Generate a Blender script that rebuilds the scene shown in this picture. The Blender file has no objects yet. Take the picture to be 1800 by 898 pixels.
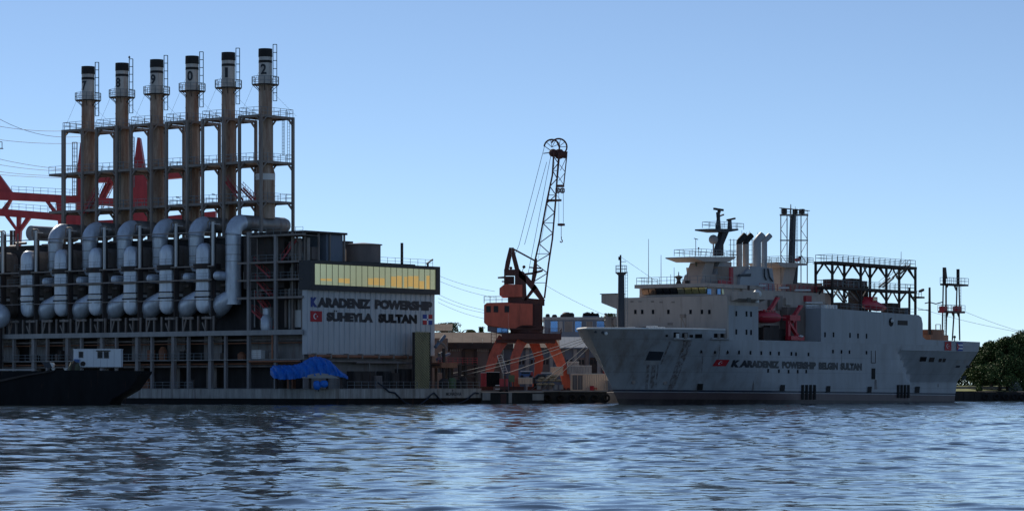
import bpy, math, random
import numpy as np
from mathutils import Vector, Matrix
random.seed(7)
SC = bpy.context.scene
COL = SC.collection
R = math.radians
# ------------------------------------------------------------------ camera, sky, sun, exposure
FP, HZ, CAMH = 5000.0, 680.0, 2.82          # focal length in photo pixels, horizon row, eye height
cam_d = bpy.data.cameras.new("camera"); cam = bpy.data.objects.new("camera", cam_d); COL.objects.link(cam)
cam.location = (0, 0, CAMH); cam.rotation_euler = (R(90), 0, 0)
cam_d.sensor_width = 36; cam_d.lens = 100; cam_d.shift_y = 231/1800; cam_d.clip_start = .5; cam_d.clip_end = 9000
SC.camera = cam
SUN_AZ, SUN_EL = -27, 35
w = bpy.data.worlds.new("World"); SC.world = w; w.use_nodes = True
nt = w.node_tree; nt.nodes.clear()
sky = nt.nodes.new("ShaderNodeTexSky"); sky.sky_type = 'NISHITA'; sky.sun_disc = False
sky.sun_elevation = R(SUN_EL); sky.sun_rotation = R(SUN_AZ); sky.air_density = .5; sky.dust_density = 0; sky.ozone_density = 2.8; sky.altitude = 0
hs = nt.nodes.new("ShaderNodeHueSaturation"); hs.inputs['Saturation'].default_value = .90
bg = nt.nodes.new("ShaderNodeBackground"); bg.inputs[1].default_value = .107
wo = nt.nodes.new("ShaderNodeOutputWorld")
nt.links.new(sky.outputs[0], hs.inputs['Color']); wb = nt.nodes.new('ShaderNodeMix'); wb.data_type = 'RGBA'; wb.blend_type = 'MULTIPLY'; wb.inputs[0].default_value = 1; wb.inputs[7].default_value = (.92, .98, 1., 1)   # white balance of the whole sky
nt.links.new(hs.outputs[0], wb.inputs[6]); nt.links.new(wb.outputs[2], bg.inputs[0]); nt.links.new(bg.outputs[0], wo.inputs[0])
sd = bpy.data.lights.new("sun", 'SUN'); sd.energy = 4.6; sd.angle = R(.5); sd.color = (1, .93, .82)
so = bpy.data.objects.new("sun", sd); COL.objects.link(so)
a, e = R(SUN_AZ), R(SUN_EL)
so.rotation_euler = Vector((-math.sin(a)*math.cos(e), -math.cos(a)*math.cos(e), -math.sin(e))).to_track_quat('-Z', 'Y').to_euler()
SC.view_settings.view_transform = 'Standard'; SC.view_settings.look = 'None'; SC.view_settings.gamma = 1; SC.view_settings.exposure = 0
# ------------------------------------------------------------------ frames (pixel rays cut with planes of a local frame)
class Frame:
    def __init__(s, px, Y, deg):
        s.X0 = (px-900)*Y/FP; s.Y0 = Y; s.deg = deg; s.c = math.cos(R(deg)); s.s = math.sin(R(deg))
    def x(s, px, y):
        k = (px-900)/FP
        return (k*(s.Y0+s.c*y)-s.X0+s.s*y)/(s.c-k*s.s)
    def y(s, px, x):
        k = (px-900)/FP
        return (s.X0+s.c*x-k*(s.Y0+s.s*x))/(s.s+k*s.c)
    def z(s, py, x, y): return CAMH+(HZ-py)*(s.Y0+s.s*x+s.c*y)/FP
    def S(s, px, py, y=0):
        x = s.x(px, y); return Vector((x, y, s.z(py, x, y)))
    def E(s, px, py, x=0):
        y = s.y(px, x); return Vector((x, y, s.z(py, x, y)))
    def place(s, o): o.location = (s.X0, s.Y0, 0); o.rotation_euler = (0, 0, R(s.deg))
W0 = Frame(900, 0, 0)
def at(px, py, Y): return Vector(((px-900)*Y/FP, Y, CAMH+(HZ-py)*Y/FP))
# ------------------------------------------------------------------ materials
MATS = {}
def mat(name, col, rough=.6, metal=0., var=.25, vs=.6, rust=0., rustcol=(.16, .06, .03), bump=.0, streak=True, spec=.4, emit=None, alpha=None, obj=True):
    if name in MATS: return MATS[name]
    m = bpy.data.materials.new(name); m.use_nodes = True; MATS[name] = m
    t = m.node_tree; n = t.nodes; L = t.links; b = n['Principled BSDF']
    b.inputs['Roughness'].default_value = rough; b.inputs['Metallic'].default_value = metal
    b.inputs['Specular IOR Level'].default_value = spec
    tc = n.new('ShaderNodeNewGeometry')
    mp = n.new('ShaderNodeMapping'); mp.inputs['Scale'].default_value = (vs, vs, vs*.3 if streak else vs)
    L.new(tc.outputs['Position'], mp.inputs[0])
    nz = n.new('ShaderNodeTexNoise'); nz.inputs['Scale'].default_value = 1.; nz.inputs['Detail'].default_value = 6; nz.inputs['Roughness'].default_value = .65
    L.new(mp.outputs[0], nz.inputs[0])
    rp = n.new('ShaderNodeMapRange'); rp.inputs[1].default_value = .3; rp.inputs[2].default_value = .7; rp.inputs[3].default_value = 1-var; rp.inputs[4].default_value = 1+var
    L.new(nz.outputs[0], rp.inputs[0])
    mx = n.new('ShaderNodeMix'); mx.data_type = 'RGBA'; mx.blend_type = 'MULTIPLY'; mx.inputs[0].default_value = 1
    mx.inputs[6].default_value = (*col, 1); L.new(rp.outputs[0], mx.inputs[7])
    out = mx.outputs[2]
    if rust > 0:
        mp2 = n.new('ShaderNodeMapping'); mp2.inputs['Scale'].default_value = (1.3, 1.3, .12); mp2.inputs['Location'].default_value = (3, 7, 1)
        L.new(tc.outputs['Position'], mp2.inputs[0])
        n2 = n.new('ShaderNodeTexNoise'); n2.inputs['Scale'].default_value = .8; n2.inputs['Detail'].default_value = 8; n2.inputs['Roughness'].default_value = .75
        L.new(mp2.outputs[0], n2.inputs[0])
        r2 = n.new('ShaderNodeMapRange'); r2.inputs[1].default_value = .62-.3*rust; r2.inputs[2].default_value = .78-.2*rust; r2.inputs[4].default_value = min(1, .5+rust*.5)
        L.new(n2.outputs[0], r2.inputs[0])
        m2 = n.new('ShaderNodeMix'); m2.data_type = 'RGBA'; L.new(r2.outputs[0], m2.inputs[0]); L.new(out, m2.inputs[6]); m2.inputs[7].default_value = (*rustcol, 1)
        out = m2.outputs[2]
    L.new(out, b.inputs['Base Color'])
    if bump:
        bp = n.new('ShaderNodeBump'); bp.inputs['Strength'].default_value = bump; bp.inputs['Distance'].default_value = .05
        n3 = n.new('ShaderNodeTexNoise'); n3.inputs['Scale'].default_value = 1.2; n3.inputs['Detail'].default_value = 4; L.new(tc.outputs['Position'], n3.inputs[0])
        L.new(n3.outputs[0], bp.inputs['Height']); L.new(bp.outputs[0], b.inputs['Normal'])
    if emit:
        b.inputs['Emission Color'].default_value = (*emit[:3], 1); b.inputs['Emission Strength'].default_value = emit[3]
    return m
mat('steel_dark', (.06, .052, .05), .6, .1, .3, rust=.25, spec=.1)
mat('steel_mid', (.24, .21, .19), .55, .1, .3, rust=.35)
mat('steel_grey', (.3, .3, .3), .5, .1, .2, rust=.2)
mat('rail_grey', (.2, .23, .25), .5, .3, .2)
mat('ladder_green', (.05, .11, .11), .5, .3, .2)
mat('stack_metal', (.46, .35, .27), .6, .1, .3, 1.1, rust=.8, rustcol=(.2, .09, .05))
mat('stack_top', (.5, .47, .44), .5, .1, .2, 1.0, rust=.3)
mat('soot_black', (.02, .02, .022), .7, 0, .3)
mat('white_paint', (.7, .7, .68), .5, 0, .12, rust=.1)
mat('cladding', (.58, .64, .72), .42, .35, .16, 1.5, rust=.12, bump=.25)
mat('cladding_dull', (.27, .27, .27), .5, .45, .3, .9, rust=.35, bump=.25)
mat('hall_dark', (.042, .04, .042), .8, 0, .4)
mat('wall_grey', (.27, .255, .25), .6, 0, .25, rust=.35)
mat('facade', (.52, .53, .54), .55, .05, .1, rust=.12, rustcol=(.2, .17, .15))
mat('facade_frame', (.028, .03, .035), .5, 0, .2)
mat('glowing_gold_glass', (.5, .52, .36), .2, .4, .06, spec=.6, emit=(.47, .53, .30, .31))  # emission stands in for the sunlit shore reflected in the panes
mat('amber_reflection', (.75, .45, .15), .3, .3, .2, emit=(.85, .55, .16, .38))  # glowing colour for warm reflections in the window band
mat('letter_dark', (.018, .024, .035), .5, 0, .3)
mat('letter_blue', (.02, .045, .22), .5, 0, .2)
mat('flag_red', (.45, .02, .03), .6, 0, .15)
mat('flag_white', (.75, .75, .75), .6, 0, .05)
mat('flag_blue', (.02, .06, .3), .6, 0, .1)
mat('hull_white', (.42, .42, .4), .5, 0, .25, rust=.6, rustcol=(.12, .085, .06))
mat('hull_black', (.008, .009, .011), .6, 0, .4, rust=.1, spec=.15)
mat('pipe_rust', (.32, .14, .08), .6, .1, .25, rust=.3)
mat('red_steel', (.42, .045, .055), .5, 0, .25, rust=.15)
mat('tarp_blue', (.012, .15, .58), .45, 0, .25, 1.2, streak=False, bump=.6)
mat('crane_red', (.62, .135, .08), .55, 0, .25, rust=.3, rustcol=(.1, .03, .02))
mat('crane_dark', (.1, .036, .03), .6, 0, .3, rust=.3)
mat('ship_beige', (.46, .39, .34), .6, 0, .14, .4, rust=.3, rustcol=(.26, .19, .15))
mat('ship_blue', (.35, .37, .395), .5, 0, .12, .3, rust=.25, rustcol=(.2, .17, .14))
mat('ship_dark', (.035, .042, .055), .55, 0, .3)
mat('glass_dark', (.012, .015, .02), .3, 0, .2, spec=.2)
mat('glass_pale', (.32, .3, .2), .1, .6, .35, 1.5, streak=False, spec=.8)
mat('boat_red', (.5, .03, .05), .4, 0, .15)
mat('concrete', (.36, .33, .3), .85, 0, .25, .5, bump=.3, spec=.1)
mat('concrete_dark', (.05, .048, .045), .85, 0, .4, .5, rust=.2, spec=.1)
mat('tan_container', (.8, .58, .42), .6, 0, .12, rust=.25)
mat('roof_brown', (.13, .1, .085), .8, 0, .3, .4, rust=.2, spec=.1)
mat('brick_dull', (.2, .17, .16), .8, 0, .2, .4, spec=.1)
mat('blue_grey_wall', (.17, .2, .25), .7, 0, .15, .4, spec=.1)
mat('sky_glass', (.13, .3, .62), .15, .45, .1)
mat('rubber', (.015, .015, .015), .8, 0, .2)
mat('port_dark', (.012, .014, .018), .8, 0, .2, spec=.1)
mat('rope', (.3, .3, .3), .8, 0, .15)
mat('rope_dark', (.03, .04, .06), .8, 0, .15)
mat('yellow', (.5, .42, .06), .5, 0, .15, rust=.2)
mat('hatch_tan', (.42, .37, .2), .6, 0, .2)
mat('green_paint', (.12, .17, .08), .6, 0, .2)
mat('blue_paint', (.04, .12, .32), .4, 0, .15)
mat('shed_wall', (.2, .16, .14), .8, 0, .2, rust=.2, spec=.1)
mat('rust_run', (.16, .115, .09), .7, 0, .4, 1.5, rust=.5)
def _alpha():
    m = MATS['rust_run']; t = m.node_tree; n = t.nodes; L = t.links; b = n['Principled BSDF']
    g = n.new('ShaderNodeNewGeometry'); mp = n.new('ShaderNodeMapping'); mp.inputs['Scale'].default_value = (2.6, 2.6, .18); L.new(g.outputs['Position'], mp.inputs[0])
    z = n.new('ShaderNodeTexNoise'); z.inputs['Detail'].default_value = 7; z.inputs['Roughness'].default_value = .7; z.inputs['Scale'].default_value = 1; L.new(mp.outputs[0], z.inputs[0])
    r = n.new('ShaderNodeMapRange'); r.inputs[1].default_value = .4; r.inputs[2].default_value = .68; r.inputs[4].default_value = .75; L.new(z.outputs[0], r.inputs[0]); L.new(r.outputs[0], b.inputs['Alpha'])
_alpha()
mat('olive', (.08, .085, .05), .7, 0, .3)
mat('bark', (.06, .045, .035), .9, 0, .3)
# ------------------------------------------------------------------ mesh builder
class MB:
    def __init__(s): s.v = []; s.f = []; s.cuts = []
    def add(s, vs, fs):
        k = len(s.v); s.cuts.append((k, len(s.f))); s.v += [tuple(p) for p in vs]; s.f += [tuple(i+k for i in f) for f in fs]; return s
    def hexa(s, p):
        return s.add(p, [(0, 3, 2, 1), (4, 5, 6, 7), (0, 1, 5, 4), (1, 2, 6, 5), (2, 3, 7, 6), (3, 0, 4, 7)])
    def box(s, x0, x1, y0, y1, z0, z1):
        if x0 > x1: x0, x1 = x1, x0
        if y0 > y1: y0, y1 = y1, y0
        if z0 > z1: z0, z1 = z1, z0
        return s.hexa([(x0, y0, z0), (x1, y0, z0), (x1, y1, z0), (x0, y1, z0), (x0, y0, z1), (x1, y0, z1), (x1, y1, z1), (x0, y1, z1)])
    def bar(s, p, q, t, t2=None):
        p = Vector(p); q = Vector(q); d = (q-p)
        if d.length < 1e-6: return s
        d.normalize(); up = Vector((0, 0, 1)) if abs(d.z) < .95 else Vector((0, 1, 0))
        a = d.cross(up).normalized()*(t/2); b = d.cross(a).normalized()*((t2 or t)/2)
        return s.hexa([p-a-b, p+a-b, p+a+b, p-a+b, q-a-b, q+a-b, q+a+b, q-a+b])
    def path(s, pts, r, n=12, cap=True):
        pts = [Vector(p) for p in pts]; rs = r if isinstance(r, (list, tuple)) else [r]*len(pts)
        k = len(s.v); ref = None
        for i, p in enumerate(pts):
            d = (pts[min(i+1, len(pts)-1)]-pts[max(i-1, 0)]).normalized()
            if ref is None:
                ref = Vector((0, 0, 1)) if abs(d.z) < .9 else Vector((1, 0, 0))
            a = (ref-d*ref.dot(d)).normalized(); ref = a; b = d.cross(a)
            for j in range(n):
                t = 2*math.pi*j/n; s.v.append(tuple(p+(a*math.cos(t)+b*math.sin(t))*rs[i]))
        for i in range(len(pts)-1):
            for j in range(n):
                j2 = (j+1) % n; s.f.append((k+i*n+j, k+i*n+j2, k+(i+1)*n+j2, k+(i+1)*n+j))
        if cap:
            s.f.append(tuple(k+j for j in reversed(range(n)))); m = k+(len(pts)-1)*n; s.f.append(tuple(m+j for j in range(n)))
        return s
    def tube(s, p, q, r, n=8, r2=None): return s.path([p, q], [r, r if r2 is None else r2], n)
    def prism(s, poly, ax, a, b):
        # poly: 2-D points in the other two axes, in order
        def P(u, v, w): return {'x': (w, u, v), 'y': (u, w, v), 'z': (u, v, w)}[ax]
        n = len(poly)
        vs = [P(u, v, a) for u, v in poly]+[P(u, v, b) for u, v in poly]
        return s.add(vs, [tuple(range(n)), tuple(reversed(range(n, 2*n)))]+[(i, i+n, (i+1) % n+n, (i+1) % n) for i in range(n)])
    def lathe(s, prof, c, n=24, cap=True):
        k = len(s.v); c = Vector(c)
        for r, z in prof:
            for j in range(n):
                t = 2*math.pi*j/n; s.v.append((c.x+r*math.cos(t), c.y+r*math.sin(t), c.z+z))
        for i in range(len(prof)-1):
            for j in range(n):
                j2 = (j+1) % n; s.f.append((k+i*n+j, k+i*n+j2, k+(i+1)*n+j2, k+(i+1)*n+j))
        if cap:
            s.f.append(tuple(k+j for j in reversed(range(n)))); m = k+(len(prof)-1)*n; s.f.append(tuple(m+j for j in range(n)))
        return s
    def sphere(s, c, r, n=12, sz=1.):
        m = max(4, n//2); return s.lathe([(max(.001, r*math.sin(math.pi*i/m)), -r*sz*math.cos(math.pi*i/m)) for i in range(m+1)], c, n, False)
    def rail(s, pts, h=1.1, sp=1.6, t=.055, mids=1, close=False):
        pts = [Vector(p) for p in pts]
        if close: pts.append(pts[0])
        for p, q in zip(pts, pts[1:]):
            for m in range(mids+1):
                z = h*(m+1)/(mids+1); s.bar(p+Vector((0, 0, z)), q+Vector((0, 0, z)), t)
            n = max(1, int(round((q-p).length/sp)))
            for i in range(n+1):
                o = p.lerp(q, i/n); s.bar(o, o+Vector((0, 0, h)), t)
        return s
    def ladder(s, p, q, side, wd=.5, t=.05, sp=.6, cage=None):
        p = Vector(p); q = Vector(q); side = Vector(side).normalized()*wd/2
        s.bar(p-side, q-side, t); s.bar(p+side, q+side, t)
        n = max(2, int((q-p).length/sp))
        for i in range(n+1):
            o = p.lerp(q, i/n); s.bar(o-side, o+side, t*.7)
        if cage is not None:
            c = Vector(cage); m = max(2, int((q-p).length/1.3))
            for i in range(m+1):
                o = p.lerp(q, i/m); s.bar(o-side, o-side+c, t); s.bar(o+side, o+side+c, t); s.bar(o-side+c, o+side+c, t)
            s.bar(p-side+c, q-side+c, t); s.bar(p+side+c, q+side+c, t); s.bar(p+c, q+c, t)
        return s
    def mesh(s, name, m, smooth=0):
        me = bpy.data.meshes.new(name); me.from_pydata(s.v, [], s.f); me.update()
        import bmesh
        if len(s.f) < 60000:
            bm = bmesh.new(); bm.from_mesh(me); bmesh.ops.recalc_face_normals(bm, faces=bm.faces); bm.to_mesh(me); bm.free()
        if smooth:
            me.polygons.foreach_set('use_smooth', [True]*len(me.polygons)); me.set_sharp_from_angle(angle=R(smooth))
        me.materials.append(MATS[m] if isinstance(m, str) else m)
        return me
    def each(s, name, m, smooth=0):
        """one mesh for every box, bar or prism added"""
        out = []; c = s.cuts+[(len(s.v), len(s.f))]
        for (a, fa), (b_, fb) in zip(c, c[1:]):
            q = MB(); q.v = s.v[a:b_]; q.f = [tuple(i-a for i in f) for f in s.f[fa:fb]]; out.append(q.mesh(name, m, smooth))
        return out
    def build_each(s, name, m, parent=None, smooth=0, **kw): return [link(me, name, parent, **kw) for me in s.each(name, m, smooth)]
    def build(s, name, m, parent=None, smooth=0, **kw):
        return link(s.mesh(name, m, smooth), name, parent, **kw)
def link(me, name, parent=None, loc=None, label=None, cat=None, group=None, kind=None):
    o = bpy.data.objects.new(name, me); COL.objects.link(o)
    if parent: o.parent = parent
    if loc: o.location = loc
    tag(o, label, cat, group, kind); return o
def tag(o, label=None, cat=None, group=None, kind=None):
    for k, v in (('label', label), ('category', cat), ('group', group), ('kind', kind)):
        if v: o[k] = v
    return o
def thing(name, label, cat, frame=None, loc=None, group=None, rot=0):
    o = bpy.data.objects.new(name, None); COL.objects.link(o)
    if frame: frame.place(o)
    elif loc is not None: o.location = loc; o.rotation_euler = (0, 0, rot)
    return tag(o, label, cat, group)
def text_obj(s, name, m, parent, fn, w, h, bold=.02, sub=0, label=None, gap=1.0):
    """flat painted lettering: the glyph outlines scaled to w x h, each vertex put through fn(u, v)"""
    c = bpy.data.curves.new(name, 'FONT'); c.body = s; c.offset = bold; c.resolution_u = 3; c.space_character = gap
    o = bpy.data.objects.new(name, c); COL.objects.link(o)
    dg = bpy.context.evaluated_depsgraph_get(); me = bpy.data.meshes.new_from_object(o.evaluated_get(dg), depsgraph=dg)
    bpy.data.objects.remove(o); bpy.data.curves.remove(c)
    if sub:
        import bmesh
        bm = bmesh.new(); bm.from_mesh(me)
        bmesh.ops.subdivide_edges(bm, edges=bm.edges, cuts=sub); bmesh.ops.triangulate(bm, faces=bm.faces); bm.to_mesh(me); bm.free()
    xs = [v.co.x for v in me.vertices]; ys = [v.co.y for v in me.vertices]
    x0, x1, y0, y1 = min(xs), max(xs), min(ys), max(ys)
    for v in me.vertices: v.co = fn((v.co.x-x0)/(x1-x0)*w, (v.co.y-y0)/(y1-y0)*h)
    me.materials.clear(); me.materials.append(MATS[m]); me.update()
    return link(me, name, parent, label=label)
def arc(c, a, b, r, n, t0=0, t1=math.pi/2):
    c = Vector(c); a = Vector(a); b = Vector(b)
    return [c+(a*math.cos(t0+(t1-t0)*i/n)+b*math.sin(t0+(t1-t0)*i/n))*r for i in range(n+1)]
# ------------------------------------------------------------------ water
def make_water():
    rng = np.random.default_rng(3)
    Ys = [42.]
    while Ys[-1] < 640: Ys.append(Ys[-1]*1.0021)
    Ys = np.array(Ys); nc = 680; tt = np.linspace(-1, 1, nc)
    hw = .225*Ys+16
    X = tt[None, :]*hw[:, None]; Y = np.repeat(Ys[:, None], nc, 1)
    sp = (2*hw/nc)[:, None]*np.ones_like(X)
    spy = Y*.00195; smax = np.maximum(sp, spy)
    Z = np.zeros_like(X)
    lam = np.concatenate([rng.uniform(.26, .9, 20), rng.uniform(.9, 2.2, 26), rng.uniform(2.2, 6, 24), rng.uniform(6, 16, 6)])
    for L in lam:
        th = rng.normal(R(80), R(52) if L < 2.2 else R(42)); far = np.clip((Y-55)/130, .22, 1) if L > 2.2 else 1.; k = 2*math.pi/L
        slope = .008 if L < .9 else (.0165 if L < 2.2 else (.0155 if L < 6 else .004))
        wgt = np.clip((L/smax-1.7)/1.2, 0, 1)
        ph = k*(X*math.cos(th)+Y*math.sin(th))+rng.uniform(0, 6.28)
        Z += far*wgt*slope/k*np.sin(ph)
    # calmer and rougher patches
    pm = .85+.28*np.sin(X*.09+Y*.021+1)*np.sin(Y*.034-X*.02)+.16*np.sin(X*.31+Y*.05)
    gr = 1+.75*np.sin(X*.9+.3*np.sin(Y*.21)+Y*.23)*np.sin(Y*.61+X*.37+1.1)+.5*np.sin(X*1.9-Y*.83)*np.sin(Y*1.13+X*.5)
    Z *= np.clip(pm, .4, 1.4)*np.clip(gr, .25, 2.2)
    nr = len(Ys); co = np.stack([X, Y, Z], -1).reshape(-1, 3)
    r, c = np.meshgrid(np.arange(nr-1), np.arange(nc-1), indexing='ij'); i0 = (r*nc+c).ravel()
    q = np.stack([i0, i0+1, i0+nc+1, i0+nc], 1)
    # outer sheet to the horizon, a frame of big quads round the rippled grid
    a, b, c_, d = 0, nc-1, (nr-1)*nc, nr*nc-1; base = len(co)
    ext = np.array([(-4000, -600, -.02), (4000, -600, -.02), (4000, 6000, -.02), (-4000, 6000, -.02)], float)
    inner = co[[a, b, d, c_]].copy(); inner[:, 2] = -.05
    co = np.concatenate([co, ext, inner]); fq = []
    e0, n0 = base, base+4
    for i in range(4): fq.append((e0+i, e0+(i+1) % 4, n0+(i+1) % 4, n0+i))
    q = np.concatenate([q, np.array(fq)])
    me = bpy.data.meshes.new('water'); me.vertices.add(len(co)); me.vertices.foreach_set('co', co.astype(np.float32).ravel())
    me.loops.add(q.size); me.loops.foreach_set('vertex_index', q.astype(np.int32).ravel())
    me.polygons.add(len(q)); me.polygons.foreach_set('loop_start', np.arange(0, q.size, 4, dtype=np.int32))
    me.update(calc_edges=True); me.polygons.foreach_set('use_smooth', np.ones(len(q), bool))
    m = bpy.data.materials.new('water'); m.use_nodes = True; t = m.node_tree; n = t.nodes; L = t.links; bs = n['Principled BSDF']
    bs.inputs['Base Color'].default_value = (.02, .035, .045, 1); bs.inputs['Roughness'].default_value = .03; bs.inputs['IOR'].default_value = 1.42
    g = n.new('ShaderNodeNewGeometry'); mp = n.new('ShaderNodeMapping'); mp.inputs['Scale'].default_value = (1.2, 1.5, 1); mp.inputs['Rotation'].default_value = (0, 0, R(-12))
    L.new(g.outputs['Position'], mp.inputs[0])
    nz = n.new('ShaderNodeTexNoise'); nz.inputs['Scale'].default_value = 2.0; nz.inputs['Detail'].default_value = 3; L.new(mp.outputs[0], nz.inputs[0])
    bp = n.new('ShaderNodeBump'); bp.inputs['Strength'].default_value = .22; bp.inputs['Distance'].default_value = .02
    L.new(nz.outputs[0], bp.inputs['Height']); L.new(bp.outputs[0], bs.inputs['Normal'])
    sx = n.new('ShaderNodeSeparateXYZ'); L.new(g.outputs['Position'], sx.inputs[0]); rr = n.new('ShaderNodeMapRange')
    for k, q in enumerate((180, 440, .03, .1)): rr.inputs[k+1].default_value = q
    L.new(sx.outputs[1], rr.inputs[0]); L.new(rr.outputs[0], bs.inputs['Roughness']); r3 = n.new('ShaderNodeMapRange')
    for k, q in enumerate((300, 440, .03, .3)): r3.inputs[k+1].default_value = q
    L.new(sx.outputs[1], r3.inputs[0]); L.new(r3.outputs[0], bp.inputs['Distance'])
    me.materials.append(m)
    # the unrippled outer sheet carries the same waves as relief
    m2 = m.copy(); m2.name = 'water_outer'; n2 = m2.node_tree.nodes; me.materials.append(m2)
    for q_ in n2:
        if q_.type == 'TEX_NOISE': q_.inputs['Scale'].default_value = .45; q_.inputs['Detail'].default_value = 5
        if q_.type == 'BUMP':
            q_.inputs['Strength'].default_value = 1
            for l_ in list(q_.inputs['Distance'].links): m2.node_tree.links.remove(l_)
            q_.inputs['Distance'].default_value = .25
    mi = np.zeros(len(me.polygons), np.int32); mi[-4:] = 1; me.polygons.foreach_set('material_index', mi)
    return link(me, 'water', kind='structure')
make_water()
# ------------------------------------------------------------------ land and quay
QY = 492.                                    # quay front
b = MB(); b.box(-900, 26, 512, 5200, -1, 1.9); b.box(26, 1200, 576, 5200, -1, 1.9); b.build('ground', 'concrete', kind='structure')
mg = mat('grass_ground', (.2, .22, .07), .9, 0, .35, .3, streak=False, bump=.3)
b = MB(); b.add([(84, 600, 2.0), (900, 600, 2.0), (900, 650, 3.3), (84, 650, 3.3), (900, 1500, 3.3), (84, 1500, 3.3), (84, 600, .5), (900, 600, .5)], [(0, 1, 2, 3), (3, 2, 4, 5), (6, 7, 1, 0)]); b.build('grass', mg, kind='structure')
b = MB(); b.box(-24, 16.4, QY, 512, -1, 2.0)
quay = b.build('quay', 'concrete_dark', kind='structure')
bb = MB(); bb.box(-24, 16.4, QY-.25, QY+.5, 2.004, 2.25); bb.build('quay_kerb', 'concrete', quay)
# ------------------------------------------------------------------ power barge with six stacks
P = Frame(540, 455, -38)
ps = thing('power_ship', 'grey floating power station with six tall rusty smokestacks, silver ducts and a ribbed end facade', 'power ship', P)
HX, HY = 5.5, -4.5
yE = P.y(846, HX)
zdk = 2.5
b = MB(); b.box(-95, HX, HY, yE, 1.0, zdk); b.build('hull', 'hull_white', ps)
b = MB(); b.box(-95, HX-.15, HY+.15, yE-.15, -1.5, 1.0); b.build('lower_hull', 'hull_black', ps)
b = MB(); b.box(-95, HX+.02, HY-.06, yE, zdk, zdk+.09); b.build('deck_edge', 'steel_grey', ps)
PX = -18.7; PITCH = 8.5; NB = 6
ZB = {k: P.z(v, -5, 0) for k, v in dict(b1=580, b2=631).items()}
z1, z2 = ZB['b1'], ZB['b2']
zduct = P.z(393, PX, 8)
# engine hall: dark backing box behind the open side
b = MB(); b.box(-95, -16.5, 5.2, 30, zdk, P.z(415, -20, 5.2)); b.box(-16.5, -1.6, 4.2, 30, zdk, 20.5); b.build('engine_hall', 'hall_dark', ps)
b = MB(); b.box(-95, -1.0, -.5, 5.2, z1-.35, z1-.05); b.build('machine_deck', 'steel_dark', ps)
b = MB(); b.box(-95, -1.0, -.5, 5.2, z2-.12, z2); b.build('walkway', 'steel_grey', ps)
b = MB(); b.box(-95, -.6, -.62, -.3, z1-.75, z1+.05); b.build('edge_beam', 'steel_grey', ps)
beam_me = None
def bay_x(i): return -PITCH*i
xA = P.x(370.5, 0); xB = P.x(397, 0)
mA = MB().box(-.32, .32, -.3, .35, 0, z1-zdk-.75).mesh('column', 'wall_grey')
mB_ = MB().box(-.2, .2, -.25, .3, 0, z1-zdk-.75).mesh('column', 'wall_grey')
pw = (xA-.5)-(xB-PITCH+.4)
mW1 = MB(); 
for k in range(5): mW1.box(k*pw/5+.02, (k+1)*pw/5-.02, 0, .12, 0, z1-z2-.9)
mW1 = mW1.mesh('wall_panel', 'wall_grey')
mW2 = MB().box(0, pw*.55, 0, .12, 0, z2-zdk-.8).mesh('wall_panel', 'steel_mid')
mR = MB().rail([(0, 0, 0), (PITCH, 0, 0)], 1.05, 1.7, .05).mesh('railing', 'rail_grey')
for i in range(9):
    dx = bay_x(i)
    if i < 8:
        link(mA, 'column', ps, (xA+dx, 0, zdk)); link(mB_, 'column', ps, (xB+dx, 0, zdk))
        link(mW1, 'wall_panel', ps, (xB+dx-PITCH+.4, 3.2, z2+.1)); link(mW2, 'wall_panel', ps, (xB+dx-PITCH+.8, 3.4, zdk+.2))
    link(mR, 'railing', ps, (xA+dx-PITCH, -.5, z2)); link(mR, 'railing', ps, (xA+dx-PITCH, HY+.2, zdk+.09))
# cabinets, pipes and drums standing in the open lower decks
random.seed(5)
for i in range(26):
    x = random.uniform(-85, -4); lv = random.choice((zdk, z2)); h = random.uniform(1., 2.6)
    b = MB(); ww = random.uniform(.6, 1.8)
    if random.random() < .5: b.box(-ww/2, ww/2, 0, .8, 0, h)
    else: b.lathe([(ww*.4, 0), (ww*.42, h*.7), (ww*.2, h)], (0, .4, 0), 12)
    b.build(random.choice(('cabinet', 'pump')) if h > 1.2 else 'valve_box', random.choice(('steel_mid', 'wall_grey', 'steel_dark', 'pipe_rust')), ps, loc=(x, random.uniform(1, 2), lv+.02))
for z, y, r in ((z2-.7, .7, .12), (z2-1.1, 1.0, .18), (z1-1.5, .9, .15), (z1-2.0, 1.4, .1)):
    MB().tube((-90, y, z), (-1.5, y, z), r, 8).build('service_pipe', 'pipe_rust' if r < .13 else 'steel_mid', ps, 40)
# ---------------- silencer vessels, pipes, posts per bay
zc = lambda py, px=356: P.z(py, P.x(px, 1.5), 1.5)
VX, VY = P.x(355.5, .5), 0
vr = 1.5
zb, zt = zc(551), zc(428)
prof = [(.05, zb), (vr*.55, zb+.25), (vr*.85, zb+.8), (vr, zb+1.7), (vr, zc(512)), (vr, zc(468)), (vr, zt-1.8), (vr*.93, zt-1.1), (vr*.7, zt-.45), (.05, zt)]
def stadium(w_, za, zz, n=9):
    r = w_; o = []
    for k in range(n+1): t = math.pi*k/n; o.append((r*math.cos(t), zz-r+r*math.sin(t)))
    for k in range(n+1): t = math.pi+math.pi*k/n; o.append((r*math.cos(t), za+r+r*math.sin(t)))
    return o
so_ = stadium(1.5, zb, zt)
me_v = MB().prism(so_, 'y', 1.0, 5.1).mesh('silencer_vessel', 'steel_mid', 40)  # body darker than its front: shade from neighbouring vessels put into the colour
fb_ = MB(); rings_ = []
for s_, yy in ((1.02, 1.3), (1.02, .75), (.97, .5), (.86, .3), (.6, .16), (.2, .1)):
    q_ = stadium(1.5*s_, zb+1.5*(1-s_), zt-1.5*(1-s_)); rings_.append([(a_, yy, c_) for a_, c_ in q_])
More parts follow.
